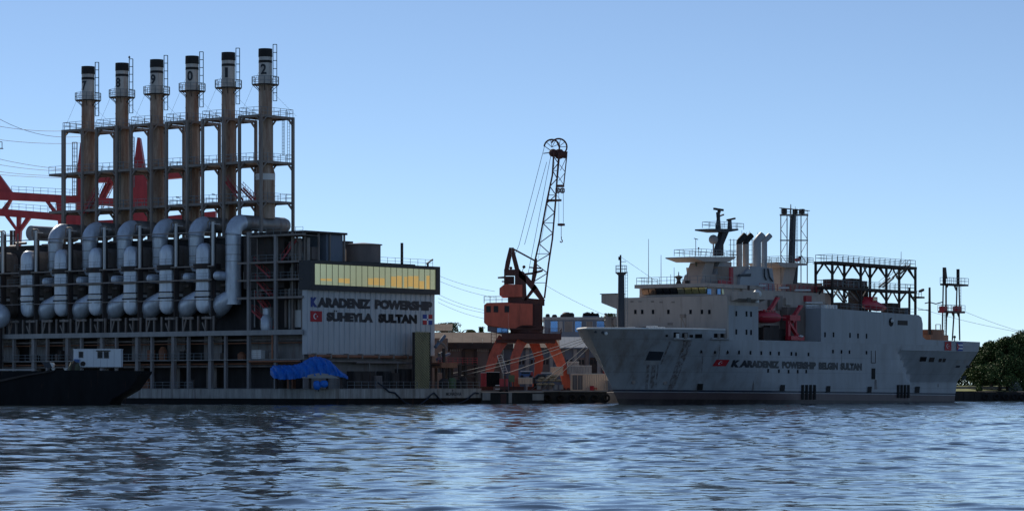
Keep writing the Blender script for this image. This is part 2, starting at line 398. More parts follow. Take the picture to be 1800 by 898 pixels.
nq = len(so_); fb_.add([p for r_ in rings_ for p in r_], [(k*nq+j, k*nq+(j+1) % nq, (k+1)*nq+(j+1) % nq, (k+1)*nq+j) for k in range(5) for j in range(nq)]+[tuple(5*nq+j for j in range(nq))])
me_vf = fb_.mesh('vessel_front', 'cladding', 35)
mb_bands = []
for za, zz, ex, m in ((zc(473), zc(464), .28, 'steel_dark'), (zc(496), zc(494), .25, 'steel_mid'), (zc(513), zc(511), .12, 'steel_dark'), (zc(519), zc(515), .06, 'white_paint'), (zc(523.5), zc(521), .15, 'steel_dark')):
    mb_bands.append(MB().prism([(-1.55-ex, 3), (-1.55-ex, .5-ex), (-.9, .12-ex), (.9, .12-ex), (1.55+ex, .5-ex), (1.55+ex, 3)], 'z', za, zz).mesh('band', m, 35))
pr = 1.3; PYY = 2.6; er = 2.0
ex = MB()
vert = [(0, PYY, zc(470)), (0, PYY, zduct-er)]
elb = arc((0, PYY+er, zduct-er), (0, -1, 0), (0, 0, 1), er, 7)
me_up = MB().path([(0, PYY, zc(476)), (0, PYY, zc(466)), (0, PYY, zduct-er)], [pr*.5, pr*.9, pr], 22).mesh('riser_pipe', 'cladding', 40)
me_up0 = MB().path([(0, PYY, zc(536)), (0, PYY, zc(520)), (0, PYY, zduct-er)], [pr, pr*1.02, pr], 26).mesh('riser_pipe', 'cladding', 40)
me_el = MB().path([(0, PYY, zduct-er-.01)]+elb[1:-1]+[(0, PYY+er+.02, zduct)], pr+.04, 22).mesh('elbow_pipe', 'cladding', 40)
yend = P.y(505, PX)
me_du = MB().path([(0, PYY+er, zduct), (0, yend-1.0, zduct), (0, yend-.35, zduct), (0, yend, zduct)], [pr, pr, pr*.85, pr*.45], 22).mesh('exhaust_duct', 'cladding_dull', 40)
me_sp = MB().path([(0, -.1, zc(487)), (0, .15, zc(487)), (0, .6, zc(487)), (0, 4, zc(487))], [.35, .68, .75, .75], 18).mesh('pump_casing', 'cladding', 50)
me_lo = MB().path([(.6, PYY, zc(498)), (.6, PYY-.2, zc(514)), (0, PYY-.5, zc(525)), (-1.6, PYY-.4, zc(536)), (-3.4, PYY+.3, zc(543)), (-4.6, PYY+1.4, zc(545))], [.5, .8, 1.3, 1.7, 1.6, 1.2], 18).mesh('inlet_cone', 'cladding', 50)
seamz = [zc(v) for v in (415, 432, 449, 461)]
me_seam = MB()
for z in seamz: me_seam.lathe([(pr-.02, -.05), (pr+.05, -.05), (pr+.05, .05), (pr-.02, .05)], (0, PYY, z), 22)
me_seam = me_seam.mesh('seam_ring', 'cladding_dull', 40)
postx = P.x(373.5, 0)
me_post = MB().box(-.16, .16, -.16, .16, zc(468), zc(392)).box(-.05, .05, 0, 1.6, zc(396), zc(395)).mesh('post', 'white_paint')
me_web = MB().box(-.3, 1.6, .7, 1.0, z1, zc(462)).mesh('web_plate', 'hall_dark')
me_web2 = MB().box(-.12, .14, -.1, 1.0, z1, zc(396)).mesh('post', 'steel_dark')
me_cross = MB()
for zz, t in ((zc(470), .22), (zc(410), .16), (zc(528), .12)): me_cross.box(-PITCH+.2, .1, .1, .1+t, zz, zz+t)
me_cross.box(-PITCH+.2, .1, -.45, -.25, zc(494), zc(491.5))
me_cross = me_cross.each('cross_beam', 'steel_mid')
me_sup = MB()
for k in range(5):
    xx = -7.3+k*1.75; me_sup.box(xx, xx+.3, .3, .6, z1, zc(556))
me_sup.box(-7, -4.6, .1, .4, zc(561), zc(557)); me_sup.box(-2.6, -.4, .1, .4, zc(561), zc(557))
me_sup.bar((-7, .3, z1), (-6.2, .3, zc(558)), .2); me_sup.bar((-2.6, .3, z1+1.5), (-1.8, .3, z1), .2)
me_sup = me_sup.each('support_post', 'steel_mid')
me_rl = MB().rail([(-6.6, -.5, zc(492)), (0, -.5, zc(492))], 1., 1.5, .04).rail([(-4.6, -.75, zc(464)), (-.2, -.75, zc(464))], .9, 1.4, .04).mesh('railing', 'rail_grey')
me_clut = MB(); random.seed(11)
for k in range(12):
    x0 = random.uniform(-6, 1); y0 = random.uniform(3.4, 4.8); zz = random.uniform(z1+.3, zc(410))
    me_clut.cuts.append((len(me_clut.v), len(me_clut.f)))
    if k % 2: me_clut.tube((x0, y0, zz), (x0+random.uniform(1, 3), y0, zz), random.uniform(.08, .3), 8)
    else: me_clut.tube((x0, y0, zz), (x0, y0, zz+random.uniform(1, 5)), random.uniform(.08, .25), 8)
me_clut = me_clut.each('service_pipe', 'steel_mid', 40)
me_loop = MB().path([(0, 1.2, zc(402)), (0, 1.2, zc(391)), (.3, 1.2, zc(389)), (1.3, 1.2, zc(389)), (1.6, 1.2, zc(391)), (1.6, 1.2, zc(402))], .12, 8).mesh('pipe_loop', 'steel_mid', 40)
for i in range(7):
    dx = bay_x(i)
    if i == 6: vx = VX+dx-.2
    else: vx = VX+dx
    v = link(me_v, 'silencer_vessel', ps, (vx, VY, 0))
    link(me_vf, 'vessel_front', v)
    for bm_ in mb_bands: link(bm_, 'band', v)
    link(me_post, 'post', ps, (postx+dx, .1, 0)); link(me_web2, 'post', ps, (postx+dx-.55, .3, 0))
    [link(c_, 'cross_beam', ps, (postx+dx, 0, 0)) for c_ in me_cross]; [link(c_, 'support_post', ps, (postx+dx, 0, 0)) for c_ in me_sup]; link(me_rl, 'railing', ps, (postx+dx, 0, 0))
    [link(c_, 'service_pipe', ps, (postx+dx+2.2, 0, 0)) for c_ in me_clut]; link(me_loop, 'pipe_loop', ps, (postx+dx-2.2, 0, 0))
    if i < 6:
        r_ = link(me_up0 if i == 0 else me_up, 'riser_pipe', ps, (PX+dx, 0, 0)); link(me_seam, 'seam_ring', r_)
        link(me_el, 'elbow_pipe', ps, (PX+dx, 0, 0)); link(me_sp, 'pump_casing', ps, (PX+dx+(-.1 if i else -1.6), 0, 0 if i else .1))
        link(me_lo, 'inlet_cone', ps, (PX+dx+(.3 if i else -.8), 0, 0))
    link(me_du, 'exhaust_duct', ps, (PX+dx, 0, 0))
# ---------------- smokestacks
SY = 10.3; SR = 1.13
zS = lambda py: P.z(py, PX, SY)
zbase = zduct+.9; ztop = zS(86.5)
fs = []
def stack(i, digit):
    x = PX-PITCH*i
    if i == 0: prof = [(1.62, zbase), (1.62, zS(318)), (1.62, zS(305)), (1.15, zS(288)), (SR, zS(150)), (SR, ztop)]
    else: prof = [(1.28, zbase), (1.28, zS(300)), (SR+.03, zS(290)), (SR+.03, zS(200)), (SR, ztop)]
    s_ = MB().lathe([p for p in prof if p[1] < zS(150)-.01]+[(SR, zS(151))], (0, 0, 0), 28).build('smokestack', 'stack_metal', ps, 40, loc=(x, SY, 0))
    top = MB().lathe([(SR, zS(151)), (SR, zS(100))], (0, 0, 0), 28).build('stack_top', 'stack_top', s_, 40)
    MB().lathe([(SR+.01, zS(101)), (SR+.05, zS(100)), (SR+.03, ztop), (SR-.12, ztop), (SR-.12, ztop-1.5)], (0, 0, 0), 28).build('sooty_cap', 'soot_black', s_, 40)
    MB().lathe([(SR+.02, zS(107)), (SR+.02, zS(111.5))], (0, 0, 0), 28, False).build('black_band', 'soot_black', s_, 40)
    if i == 0: MB().lathe([(1.65, zS(317)), (1.65, zS(306))], (0, 0, 0), 28, False).build('white_band', 'white_paint', s_, 40)
    ring_me = {}
    zz = zbase+2
    while zz < zS(160):
        rr = (1.62 if zz < zS(318) else 1.2 if zz < zS(285) else SR) if i == 0 else (1.3 if zz < zS(300) else SR+.03)
        ring_me.setdefault(rr, None)
        if ring_me[rr] is None: ring_me[rr] = MB().lathe([(rr, -.04), (rr+.035, -.04), (rr+.035, .04), (rr, .04)], (0, 0, 0), 28, False).mesh('seam_ring', 'stack_metal', 40)
        link(ring_me[rr], 'seam_ring', s_, (0, 0, zz)); zz += 1.75
    # number, wrapped round the shell on the side towards the water
    ca = {'7': 18, '8': 19, '9': 17, '0': 8, '1': 7, '2': 7}[digit]
    th0 = math.atan2(-.788, -.616*0+.615) if False else R(-90+38)   # towards the camera in the local frame
    h = zS(114)-zS(132); wd = .5 if digit == '1' else 1.0
    tc = th0-R(ca*1.6)
    text_obj(digit, 'number', 'letter_dark', s_, lambda u, v: Vector(((SR+.035)*math.cos(tc+(u-wd/2)/SR), (SR+.035)*math.sin(tc+(u-wd/2)/SR), zS(132)+v)), wd, h, .03, 2)
    g = MB(); zg = zS(149)
    n = 14; r1 = 2.25
    g.lathe([(SR, zg-.12), (r1, zg-.12), (r1, zg), (SR, zg)], (0, 0, 0), n)
    ring = [(r1*math.cos(2*math.pi*k/n), r1*math.sin(2*math.pi*k/n), zg) for k in range(n)]
    g.build('gallery', 'steel_dark', s_)
    MB().rail(ring, 1.25, 2, .07, 1, True).build('gallery_railing', 'rail_grey', s_)
    br = MB()
    for k in range(0, n, 2): br.bar((SR*math.cos(2*math.pi*k/n), SR*math.sin(2*math.pi*k/n), zg-1.0), (r1*.95*math.cos(2*math.pi*k/n), r1*.95*math.sin(2*math.pi*k/n), zg-.1), .1)
    br.build('gallery_bracket', 'steel_dark', s_)
    rd = Vector((.788, .616, 0)); sd_ = Vector((-.616, .788, 0))
    lc = rd*(SR+.18)-sd_*.3
    MB().ladder(lc+Vector((0, 0, zS(178))), lc+Vector((0, 0, zS(79))), sd_*1, .5, .06, .45, rd*.62).build('caged_ladder', 'ladder_green', s_)
    MB().bar((0, 0, zS(100)), (-4.2*.788, -4.2*.616, zS(203)), .03).bar((0, 0, zS(150)), (5.2*.788, 5.2*.616, zS(205)), .03).build('guy_wire', 'steel_dark', s_)
    if i == 4: MB().bar(lc+Vector((0, 0, zS(79))), lc+Vector((0, 0, zS(73))), .06).sphere(lc+Vector((0, 0, zS(76))), .2, 8).build('beacon_lamp', 'steel_dark', s_)
for i, d in enumerate('210987'): stack(i, d)
# ---------------- support frame of the stacks
FX0, FX1 = P.x(421, 6.5), P.x(459, 6.5); FY0, FY1 = 6.5, P.y(515, P.x(459, 6.5))
zP = [P.z(v, FX1, FY0) for v in (200.5, 281, 351)]
zlow = P.z(412, FX1, FY0)
ct = .42
me_c = MB().box(-ct/2, ct/2, -ct/2, ct/2, zlow-2, zP[0]-.02).mesh('column', 'steel_mid')
b = MB()
def slab(b, x0, x1, y0, y1, z, t=.42, hole=None):
    b.box(x0, x1, y0, y0+.25, z-t, z); b.box(x0, x1, y1-.25, y1, z-t, z); b.box(x0, x0+.25, y0+.25, y1-.25, z-t, z); b.box(x1-.25, x1, y0+.25, y1-.25, z-t, z)
    b.box(x0+.25, x1-.25, y0+.25, y1-.25, z-.1, z-.02)
me_pl = []
for k, z in enumerate(zP):
    b = MB(); x0 = FX0 if k == 0 else FX1-PITCH
    slab(b, x0, FX1, FY0, FY1, z); 
    for xx in (FX0, FX1):
        for yy, s_ in ((FY0, 1), (FY1, -1)): b.bar((xx, yy, z-1.5), (xx, yy+1.3*s_, z-.3), .22)
    for yy in (FY0, FY1):
        b.bar((FX0, yy, z-1.3), (FX0+1.0, yy, z-.3), .22); b.bar((FX1, yy, z-1.3), (FX1-1.0, yy, z-.3), .22)
    p_ = b.mesh('platform', 'steel_mid')
    r_ = MB().rail([(x0, FY0, z), (FX1, FY0, z), (FX1, FY1, z), (x0, FY1, z)], 1.25, 1.6, .06, 1, k == 0).mesh('railing', 'rail_grey')
    me_pl.append((p_, r_))
for i in range(NB):
    dx = bay_x(i)
    for x in (FX0, FX1):
        for y in (FY0, FY1): link(me_c, 'column', ps, (x+dx, y, 0))
    for p_, r_ in me_pl:
        o = link(p_, 'platform', ps, (dx, 0, 0)); link(r_, 'railing', o)
link(MB().box(-.21, .21, -.21, .21, zlow-2, zP[0]-.02).mesh('column', 'steel_mid'), 'column', ps, (P.x(113, FY0), FY0, 0))
for k, z in enumerate(zP):
    b = MB(); xl = P.x(113, FY0); slab(b, xl, FX0+bay_x(5), FY0, FY1-2, z); o = b.build('platform', 'steel_mid', ps)
    MB().rail([(FX0+bay_x(5), FY0, z), (xl, FY0, z), (xl, FY1-2, z)], 1.25, 1.6, .06).build('railing', 'rail_grey', o)
# stairs and ladders between the platforms
def stair(p, q, m='red_steel', wd=.9):
    b = MB(); p = Vector(p); q = Vector(q); sv = Vector((0, wd/2, 0))
    for s_ in (-1, 1):
        b.bar(p+sv*s_, q+sv*s_, .1, .3); b.bar(p+sv*s_+Vector((0, 0, 1)), q+sv*s_+Vector((0, 0, 1)), .06)
        for k in range(6):
            o = p.lerp(q, k/5)+sv*s_; b.bar(o, o+Vector((0, 0, 1)), .05)
    n = int((q-p).length/.45)
    for k in range(n):
        o = p.lerp(q, (k+.5)/n); b.box(o.x-.14, o.x+.14, o.y-wd/2, o.y+wd/2, o.z-.03, o.z+.03)
    return b.build('stair', m, ps)
def stS(px0, py0, px1, py1, y, m='red_steel'): return stair(P.S(px0, py0, y), P.S(px1, py1, y), m)
stS(150, 375, 170, 340, 7); stS(398, 318, 424, 352, 7.2); stS(190, 322, 178, 347, 13); stS(424, 330, 446, 352, 13)
for a_ in ((450, 462, 478, 488), (452, 492, 478, 520), (452, 522, 472, 546), (524, 423, 498, 458), (446, 546, 478, 576)): stS(*a_, 2.6)
x_ = P.x(498, FY1-.4)
MB().ladder((x_, FY1-.4, zP[0]-6.2), (x_, FY1-.4, zP[0]), (1, 0, 0), .5, .05, .5, (0, 0, 0)).ladder((x_+1.2, FY1-.4, zP[1]), (x_+1.2, FY1-.4, zP[0]+1), (1, 0, 0), .5, .05, .5).build('ladder', 'ladder_green', ps)
for i in (2, 4): 
    x_ = FX1+bay_x(i)+.5; MB().ladder((x_, FY0+.2, zP[2]), (x_, FY0+.2, zP[0]), (1, 0, 0), .45, .05, .5).build('ladder', 'ladder_green', ps)
# ---------------- open structure between the vessels and the facade
yb = 0
for px, py0, wd in ((437.5, 408, .5), (485, 412, .5)):
    x = P.x(px, 0); MB().box(x-wd/2, x+wd/2, -.25, .25, zdk, P.z(py0, x, 0)).build('column', 'wall_grey', ps)
for px, py0 in ((515, 408), (532, 466)):
    x = P.x(px, 2); MB().box(x-.2, x+.2, 1.8, 2.2, z1, P.z(py0, x, 2)).build('column', 'steel_mid', ps)
x0, x1 = P.x(418, 0), P.x(540, 0)
for py, t in ((412, .3), (459, .3), (490, .3), (521, .35)):
    z = P.z(py, P.x(485, 0), 0); MB().box(x0 if py > 450 else P.x(437, 0), x1-.8, -.2, .2, z-t, z).box(x0+2, x1-.8, .2, 3.6, z-t, z-t+.08).build('floor_beam', 'steel_mid', ps)
    MB().rail([(x0+3, .1, z), (x1-1, .1, z)], 1.05, 1.6, .045).build('railing', 'rail_grey', ps)
for px, r, a_, b_ in ((459, .22, 470, 575), (466, .5, 414, 455), (503, .3, 470, 575), (510, .3, 470, 578), (519, .25, 480, 575), (528, .45, 480, 575), (448, .16, 410, 575)):
    q = P.x(px, 3.8); MB().tube((q, 3.8, P.z(b_, q, 3.8)), (q, 3.8, P.z(a_, q, 3.8)), r, 12).build('vertical_pipe', 'steel_mid' if px % 2 else 'cladding_dull', ps, 40)
for px, py0, py1, wd, m in ((466, 495, 512, 2.2, 'steel_mid'), (472, 540, 560, 2.0, 'wall_grey'), (520, 425, 450, 2.2, 'steel_mid'), (528, 545, 575, 2.0, 'white_paint'), (440, 478, 492, 2.2, 'steel_mid'), (535, 640, 660, 1.5, 'steel_dark')):
    q = P.x(px, 3); MB().box(q-wd/2, q+wd/2, 2.5, 3.4, P.z(py1, q, 3), P.z(py0, q, 3)).build('cabinet', m, ps)
q = P.x(469, 2.4); MB().lathe([(.9, 0), (1, .5), (1, 2), (.5, 2.6), (.6, 2.7), (.6, 3.6), (.2, 3.8)], (q, 2.4, z1), 16).build('separator', 'cladding', ps, 40)
# white equipment cabinet seen on the lower deck
q = P.x(450, 0); bx = MB(); bx.box(q-1.2, q+.9, .2, 1.2, P.z(630, q, 0), P.z(615, q, 0)); o = bx.build('switch_cabinet', 'white_paint', ps, label='pale blue-white slatted cabinet on the middle deck')
bx = MB()
for k in range(4): bx.box(q-1.1, q+.8, .17, .21, P.z(628-k*3.4, q, 0), P.z(627.4-k*3.4, q, 0))
bx.build('slat', 'steel_mid', o)
MB().box(x0, -1.1, 3.2, 3.4, z2, z1-.5).build('wall_panel', 'wall_grey', ps)
MB().tube((x0+3, -.5, z2-.35), (-1, -.5, z2-.35), .16, 10).build('service_pipe', 'pipe_rust', ps, 40)
MB().tube((P.x(479, -.3), -.35, z2), (P.x(479, -.3), -.35, z1-.7), .14, 10).build('service_pipe', 'pipe_rust', ps, 40)
# ---------------- end building and ribbed facade
yF = P.y(765, 0); zF0 = P.z(620, 0, 0); zG0, zG1 = P.z(508, 0, 0), P.z(459.5, 0, 0); zg0, zg1 = P.z(500, 0, 0), P.z(463, 0, 0)
b = MB(); b.box(-1.1, -.12, 0.05, yF, zF0-.2, zG0); b.build('end_wall', 'facade', ps)
b = MB(); b.box(-1.5, -1.2, 0.6, yF-.4, zdk, zF0-.2); b.build('lower_wall', 'wall_grey', ps)
npan = 25; pwid = yF/npan
me_p = MB().prism([(0, -.06), (.1, 0), (pwid-.42, 0), (pwid-.3, -.06), (pwid-.3, -.1), (0, -.1)], 'z', zF0, zG0)
me_p.v = [(v[1], v[0], v[2]) for v in me_p.v]; me_p = me_p.mesh('wall_panel', 'facade')
for k in range(npan): link(me_p, 'wall_panel', ps, (0, k*pwid+.15, 0))
yG0, yG1 = -.2, P.y(773, .9)
b = MB(); b.box(-1.6, 1.0, yG0, yG1, zG0-.1, zg0); b.box(-1.6, 1.0, yG0, yG1, zg1, zG1+.2); b.box(-1.6, 1.0, yG0, yG0+.95, zg0, zg1); b.box(-1.6, 1.0, P.y(766.5, .9), yG1, zg0, zg1)
b.build('window_surround', 'facade_frame', ps)
b = MB(); b.box(-1, -.0, yG0+.95, yG1-.6, zg0, zg1); b.build('window_backing', 'facade_frame', ps)
ya, yb_ = yG0+.97, P.y(766.5, .9)-.02; n = 21; pwg = (yb_-ya)/n
me_mu = MB().box(.74, .84, -.035, .035, zg0+.02, zg1-.02).mesh('mullion', 'facade_frame')
me_g = MB().box(.75, .8, .045, pwg-.045, zg0+.02, zg1-.02).mesh('window_pane', 'glowing_gold_glass')
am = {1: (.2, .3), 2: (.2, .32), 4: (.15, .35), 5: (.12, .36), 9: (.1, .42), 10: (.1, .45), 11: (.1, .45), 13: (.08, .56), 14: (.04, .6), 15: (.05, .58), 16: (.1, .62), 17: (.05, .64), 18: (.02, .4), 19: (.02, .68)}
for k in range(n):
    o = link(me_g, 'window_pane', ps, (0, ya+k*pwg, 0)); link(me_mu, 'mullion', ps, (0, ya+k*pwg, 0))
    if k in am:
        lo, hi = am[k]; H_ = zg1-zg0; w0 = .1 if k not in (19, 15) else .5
        MB().box(.802, .812, w0, pwg-.12, zg0+lo*H_, zg0+hi*H_).build('painted_reflection', 'amber_reflection', o)  # orange reflection painted as a thin glowing patch on the pane
b = MB(); b.rail([(0.6, P.y(667, .5), zG1+.2), (.6, yG1-1.5, zG1+.2)], 1.1, 1.9, .05); b.build('roof_railing', 'rail_grey', ps)
q = P.y(706.5, -1); MB().tube((-1, q, zG1), (-1, q, P.z(427, -1, q)), .24, 10).build('vent_pipe', 'steel_dark', ps, 40)
b = MB(); q = P.y(752, .6); zz = zG1+.2; b.bar((.6, q, zz), (.6, q, zz+.5), .25).bar((.6, q-.3, zz+.4), (.6, q+1.3, zz+1.2), .22); b.build('floodlight', 'steel_dark', ps)
# text
zt1, zt0 = P.z(522, 0, .9), P.z(539.5, 0, .9); h = zt1-zt0
xt = .035
def ftext(s, pxa, pxb, za, zb, m='letter_dark', bold=.08):
    ya, yb = P.y(pxa, xt), P.y(pxb, xt)
    return text_obj(s, 'lettering', m, ps, lambda u, v: Vector((xt, ya+u, za+v)), yb-ya, zb-za, bold)
ftext('K', 546, 558, zt0, zt1, 'letter_blue'); ftext('ARADENIZ', 558, 652, zt0, zt1); ftext('POWERSHIP', 659, 760, zt0, zt1)
zs1, zs0 = P.z(548, 0, 4), P.z(564.5, 0, 4)
ftext('SUHEYLA', 574, 656, zs0, zs1)
for px in (588.2, 591.6): y_ = P.y(px, xt); MB().box(xt, xt+.01, y_-.13, y_+.13, zs1+.06, zs1+.3).build('umlaut_dot', 'letter_dark', ps); ftext('SULTAN', 665, 733, zs0, zs1)
def flag_tr(parent, fn, w, h, name='flag'):
    """fn(u, v, d) -> point; a red field with crescent and star"""
    o = MB().add([fn(0, 0, 0), fn(w, 0, 0), fn(w, h, 0), fn(0, h, 0)], [(0, 1, 2, 3)]).build(name, 'flag_red', parent)
    cx, cy, r = w*.42, h*.5, h*.27; vs, n = [], 14
    for k in range(n+1):
        t = R(40)+(R(320)-R(40))*k/n; vs.append((cx+r*math.cos(t), cy+r*math.sin(t)))
    inn = []
    for k in range(n+1):
        t = R(55)+(R(305)-R(55))*k/n; inn.append((cx+h*.07+r*.78*math.cos(t), cy+r*.78*math.sin(t)))
    allv = [fn(*p, .02) for p in vs+inn]
    MB().add(allv, [(k, k+1, n+2+k, n+1+k) for k in range(n)]).build('crescent', 'flag_white', o)
    sv = [fn(w*.42+h*.28+h*.11*(1 if k % 2 == 0 else .4)*math.cos(math.pi+k*math.pi/5), cy+h*.11*(1 if k % 2 == 0 else .4)*math.sin(k*math.pi/5), .02) for k in range(10)]
    MB().add(sv, [tuple(range(10))]).build('star', 'flag_white', o)
    return o
def quad(parent, fn, u0, u1, v0, v1, m, name, d=.015): return MB().add([fn(u0, v0, d), fn(u1, v0, d), fn(u1, v1, d), fn(u0, v1, d)], [(0, 1, 2, 3)]).build(name, m, parent)
ya = P.y(545.5, xt); fz = zs0-.1
flag_tr(ps, lambda u, v, d: Vector((xt+.01+d, ya+u, fz+v)), P.y(566, xt)-ya, zs1-zs0+.2)
yd = P.y(743, xt); fd = lambda u, v, d: Vector((xt+.01+d, yd+u, fz+v)); wd, hd = P.y(760, xt)-yd, zs1-zs0+.2
o = quad(ps, fd, 0, wd, 0, hd, 'flag_white', 'flag', 0)
for u0, u1, v0, v1, m in ((0, .42, .58, 1, 'flag_blue'), (.58, 1, .58, 1, 'flag_red'), (0, .42, 0, .42, 'flag_red'), (.58, 1, 0, .42, 'flag_blue')): quad(o, fd, u0*wd, u1*wd, v0*hd, v1*hd, m, 'flag_quarter')
quad(o, fd, .44*wd, .56*wd, .42*hd, .58*hd, 'flag_blue', 'emblem', .02)
# pipe along the foot of the facade
zp = P.z(625.5, .6, 3); b = MB(); b.tube((.5, 0, zp), (.5, P.y(727, .5), zp), .26, 12); b.build('facade_pipe', 'pipe_rust', ps, 40)
me_k = MB().box(-.6, .32, -.15, .15, -.35, .42).mesh('pipe_clamp', 'steel_mid')
for px in (553, 580, 610, 635, 664, 690, 715): link(me_k, 'pipe_clamp', ps, (.5, P.y(px, .5), zp))
MB().box(-1.1, .9, 0, yF-6, zp-.9, zp-.75).build('ledge', 'steel_mid', ps)
# roof shed with open frame
sx = -2.4; s0, s1 = P.y(536, sx), P.y(607, sx); zr = P.z(405, sx, s0)
b = MB(); b.box(-16, sx+.3, s0-.2, s1+.2, zr-.35, zr); b.build('shed_roof', 'steel_dark', ps)
b = MB()
for y in (s0, s0+3.3, s0+6, s1-.25): b.box(sx-.25, sx, y, y+.25, zG1, zr-.35); b.box(-13, -12.8, y, y+.25, zG1-6, zr-.35)
b.build_each('shed_post', 'steel_mid', ps)
MB().box(-8, sx-.3, P.y(576, sx), s1-.3, zG1, zr-.4).build('shed_cabin', 'blue_grey_wall', ps)
MB().box(-5, sx-.6, P.y(553, sx), P.y(565, sx), zG1+.6, P.z(433, sx, 3)).build('shed_locker', 'brick_dull', ps)
MB().box(-16, -7, s0+.1, P.y(560, sx)-1, zG1-4, zr-.4).build('shed_wall', 'steel_dark', ps)
for px in (520, 527, 542): 
    q = P.x(px, 2.5); MB().tube((q, 2.5, P.z(458, q, 2.5)), (q, 2.5, P.z(418, q, 2.5)), .28, 10).build('vertical_pipe', 'steel_mid', ps, 40)
# tank on the roof
ty = P.y(638, -5); tz = P.z(431, -5, ty); tr = P.Y0 and 3.0
o = MB().lathe([(2.95, zG1-.5), (2.95, tz)], (-5, ty, 0), 32).build('roof_tank', 'brick_dull', ps, 40)
MB().lathe([(3.25, tz), (3.25, tz+.12), (.3, tz+.42)], (-5, ty, 0), 32).build('tank_lid', 'steel_grey', o, 40)
MB().box(-6, -1, P.y(608, -2), P.y(730, -1), zG1+.2, zG1+.5).build('roof_kerb', 'facade_frame', ps)
# ---------------- deck gear on the right of the facade
q0 = P.y(768, 2.5)
def df(px, py, x=2.5): y = P.y(px, x); return Vector((x, y, P.z(py, x, y)))
b = MB()
for px, py in ((780, 612), (790, 640), (808, 640), (818, 640), (838, 640)):
    t = df(px, py); b.box(t.x-.15, t.x+.15, t.y-.25, t.y+.25, zdk, t.z); b.box(t.x-3.1, t.x-2.8, t.y-.2, t.y+.2, zdk, t.z)
t0, t1 = df(770, 640), df(839, 640); b.box(-.6, 2.7, t0.y, t1.y, t0.z-.15, t0.z); t2, t3 = df(788, 660), df(838, 660); b.box(2.3, 2.6, t2.y, t3.y, t2.z-.2, t2.z)
b.build('loading_frame', 'steel_dark', ps)
MB().rail([t0, t1], 1.1, 1.3, .06, 2).build('railing', 'red_steel', ps)
for a_ in ((770, 600, 785, 615), (765, 610, 782, 590), (768, 632, 790, 622), (772, 620, 772, 655), (777, 655, 777, 618)):
    MB().path([df(a_[0], a_[1], 1.5), df((a_[0]+a_[2])/2+2, (a_[1]+a_[3])/2-2, 1.5), df(a_[2], a_[3], 1.5)], .28, 8).build('deck_pipe', random.choice(('steel_mid', 'blue_grey_wall')), ps, 40)
MB().box(1.0, 3.0, df(772, 0).y, df(800, 0).y, df(772, 646).z, df(772, 640).z+.3).build('orange_tray', 'pipe_rust', ps)
for px, w_, h_, m in ((780, 1.6, 1.6, 'steel_dark'), (795, 1.3, 1.8, 'green_paint'), (805, 1.2, 1.4, 'steel_dark'), (814, 1.4, 1.9, 'steel_dark')):
    t = df(px, 683, 4); MB().lathe([(w_*.5, 0), (w_*.52, h_*.8), (w_*.3, h_)], (4, t.y, zdk+.1), 10).build('deck_drum', m, ps, 40)
# dark machinery behind the rail on the left half of the end deck
for px0, px1, py, x, m in ((622, 660, 652, 2.0, 'steel_dark'), (660, 672, 660, 2.4, 'brick_dull'), (674, 688, 652, 1.6, 'hall_dark'), (690, 702, 655, 2.2, 'steel_dark'), (706, 724, 648, 1.8, 'steel_dark')):
    y0, y1 = P.y(px0, x), P.y(px1, x); b = MB(); z = P.z(py, x, y0); b.box(x-1.5, x, y0, y1, zdk+.1, z)
    for k in range(3): b.box(x, x+.06, y0+(y1-y0)*(k+.15)/3, y0+(y1-y0)*(k+.85)/3, zdk+.4, z-.3)
    b.build('deck_machine', m, ps)
b = MB(); zz = P.z(637, 1, P.y(630, 1)); b.tube((1, P.y(627, 1), zz), (1, P.y(726, 1), zz), .14, 8); b.tube((.9, P.y(650, 1), zz), (.9, P.y(650, 1), zz-1.6), .12, 8); b.tube((.9, P.y(700, 1), zz), (.9, P.y(700, 1), zz-1.6), .12, 8); b.build('deck_pipe', 'steel_mid', ps, 40)
MB().rail([(HX-.2, P.y(612, HX), zdk+.09), (HX-.2, P.y(735, HX), zdk+.09)], 1.1, 1.7, .06).build('railing', 'rail_grey', ps)
MB().rail([(HX-.2, HY+.2, zdk+.09), (HX-.2, P.y(600, HX), zdk+.09)], 1.1, 1.7, .06).build('railing', 'rail_grey', ps)
MB().rail([(HX-.2, P.y(757, HX), zdk+.09), (HX-.2, yE-.3, zdk+.09)], 1.1, 1.7, .06).build('railing', 'rail_grey', ps)
yt = P.y(784, HX+.03); text_obj('MONROVIA', 'lettering', 'letter_dark', ps, lambda u, v: Vector((HX+.03, yt+u, P.z(695, HX, yt)+v)), P.y(811, HX)-yt, .55, .02)
# draught mark and stained plates on the hull
me_d = MB().box(0, .03, -.1, .1, 0, .32).mesh('draught_mark', 'letter_dark')
for px in (524, 796): link(me_d, 'draught_mark', ps, (HX, P.y(px, HX) if px > 540 else HY+1, 2.12))
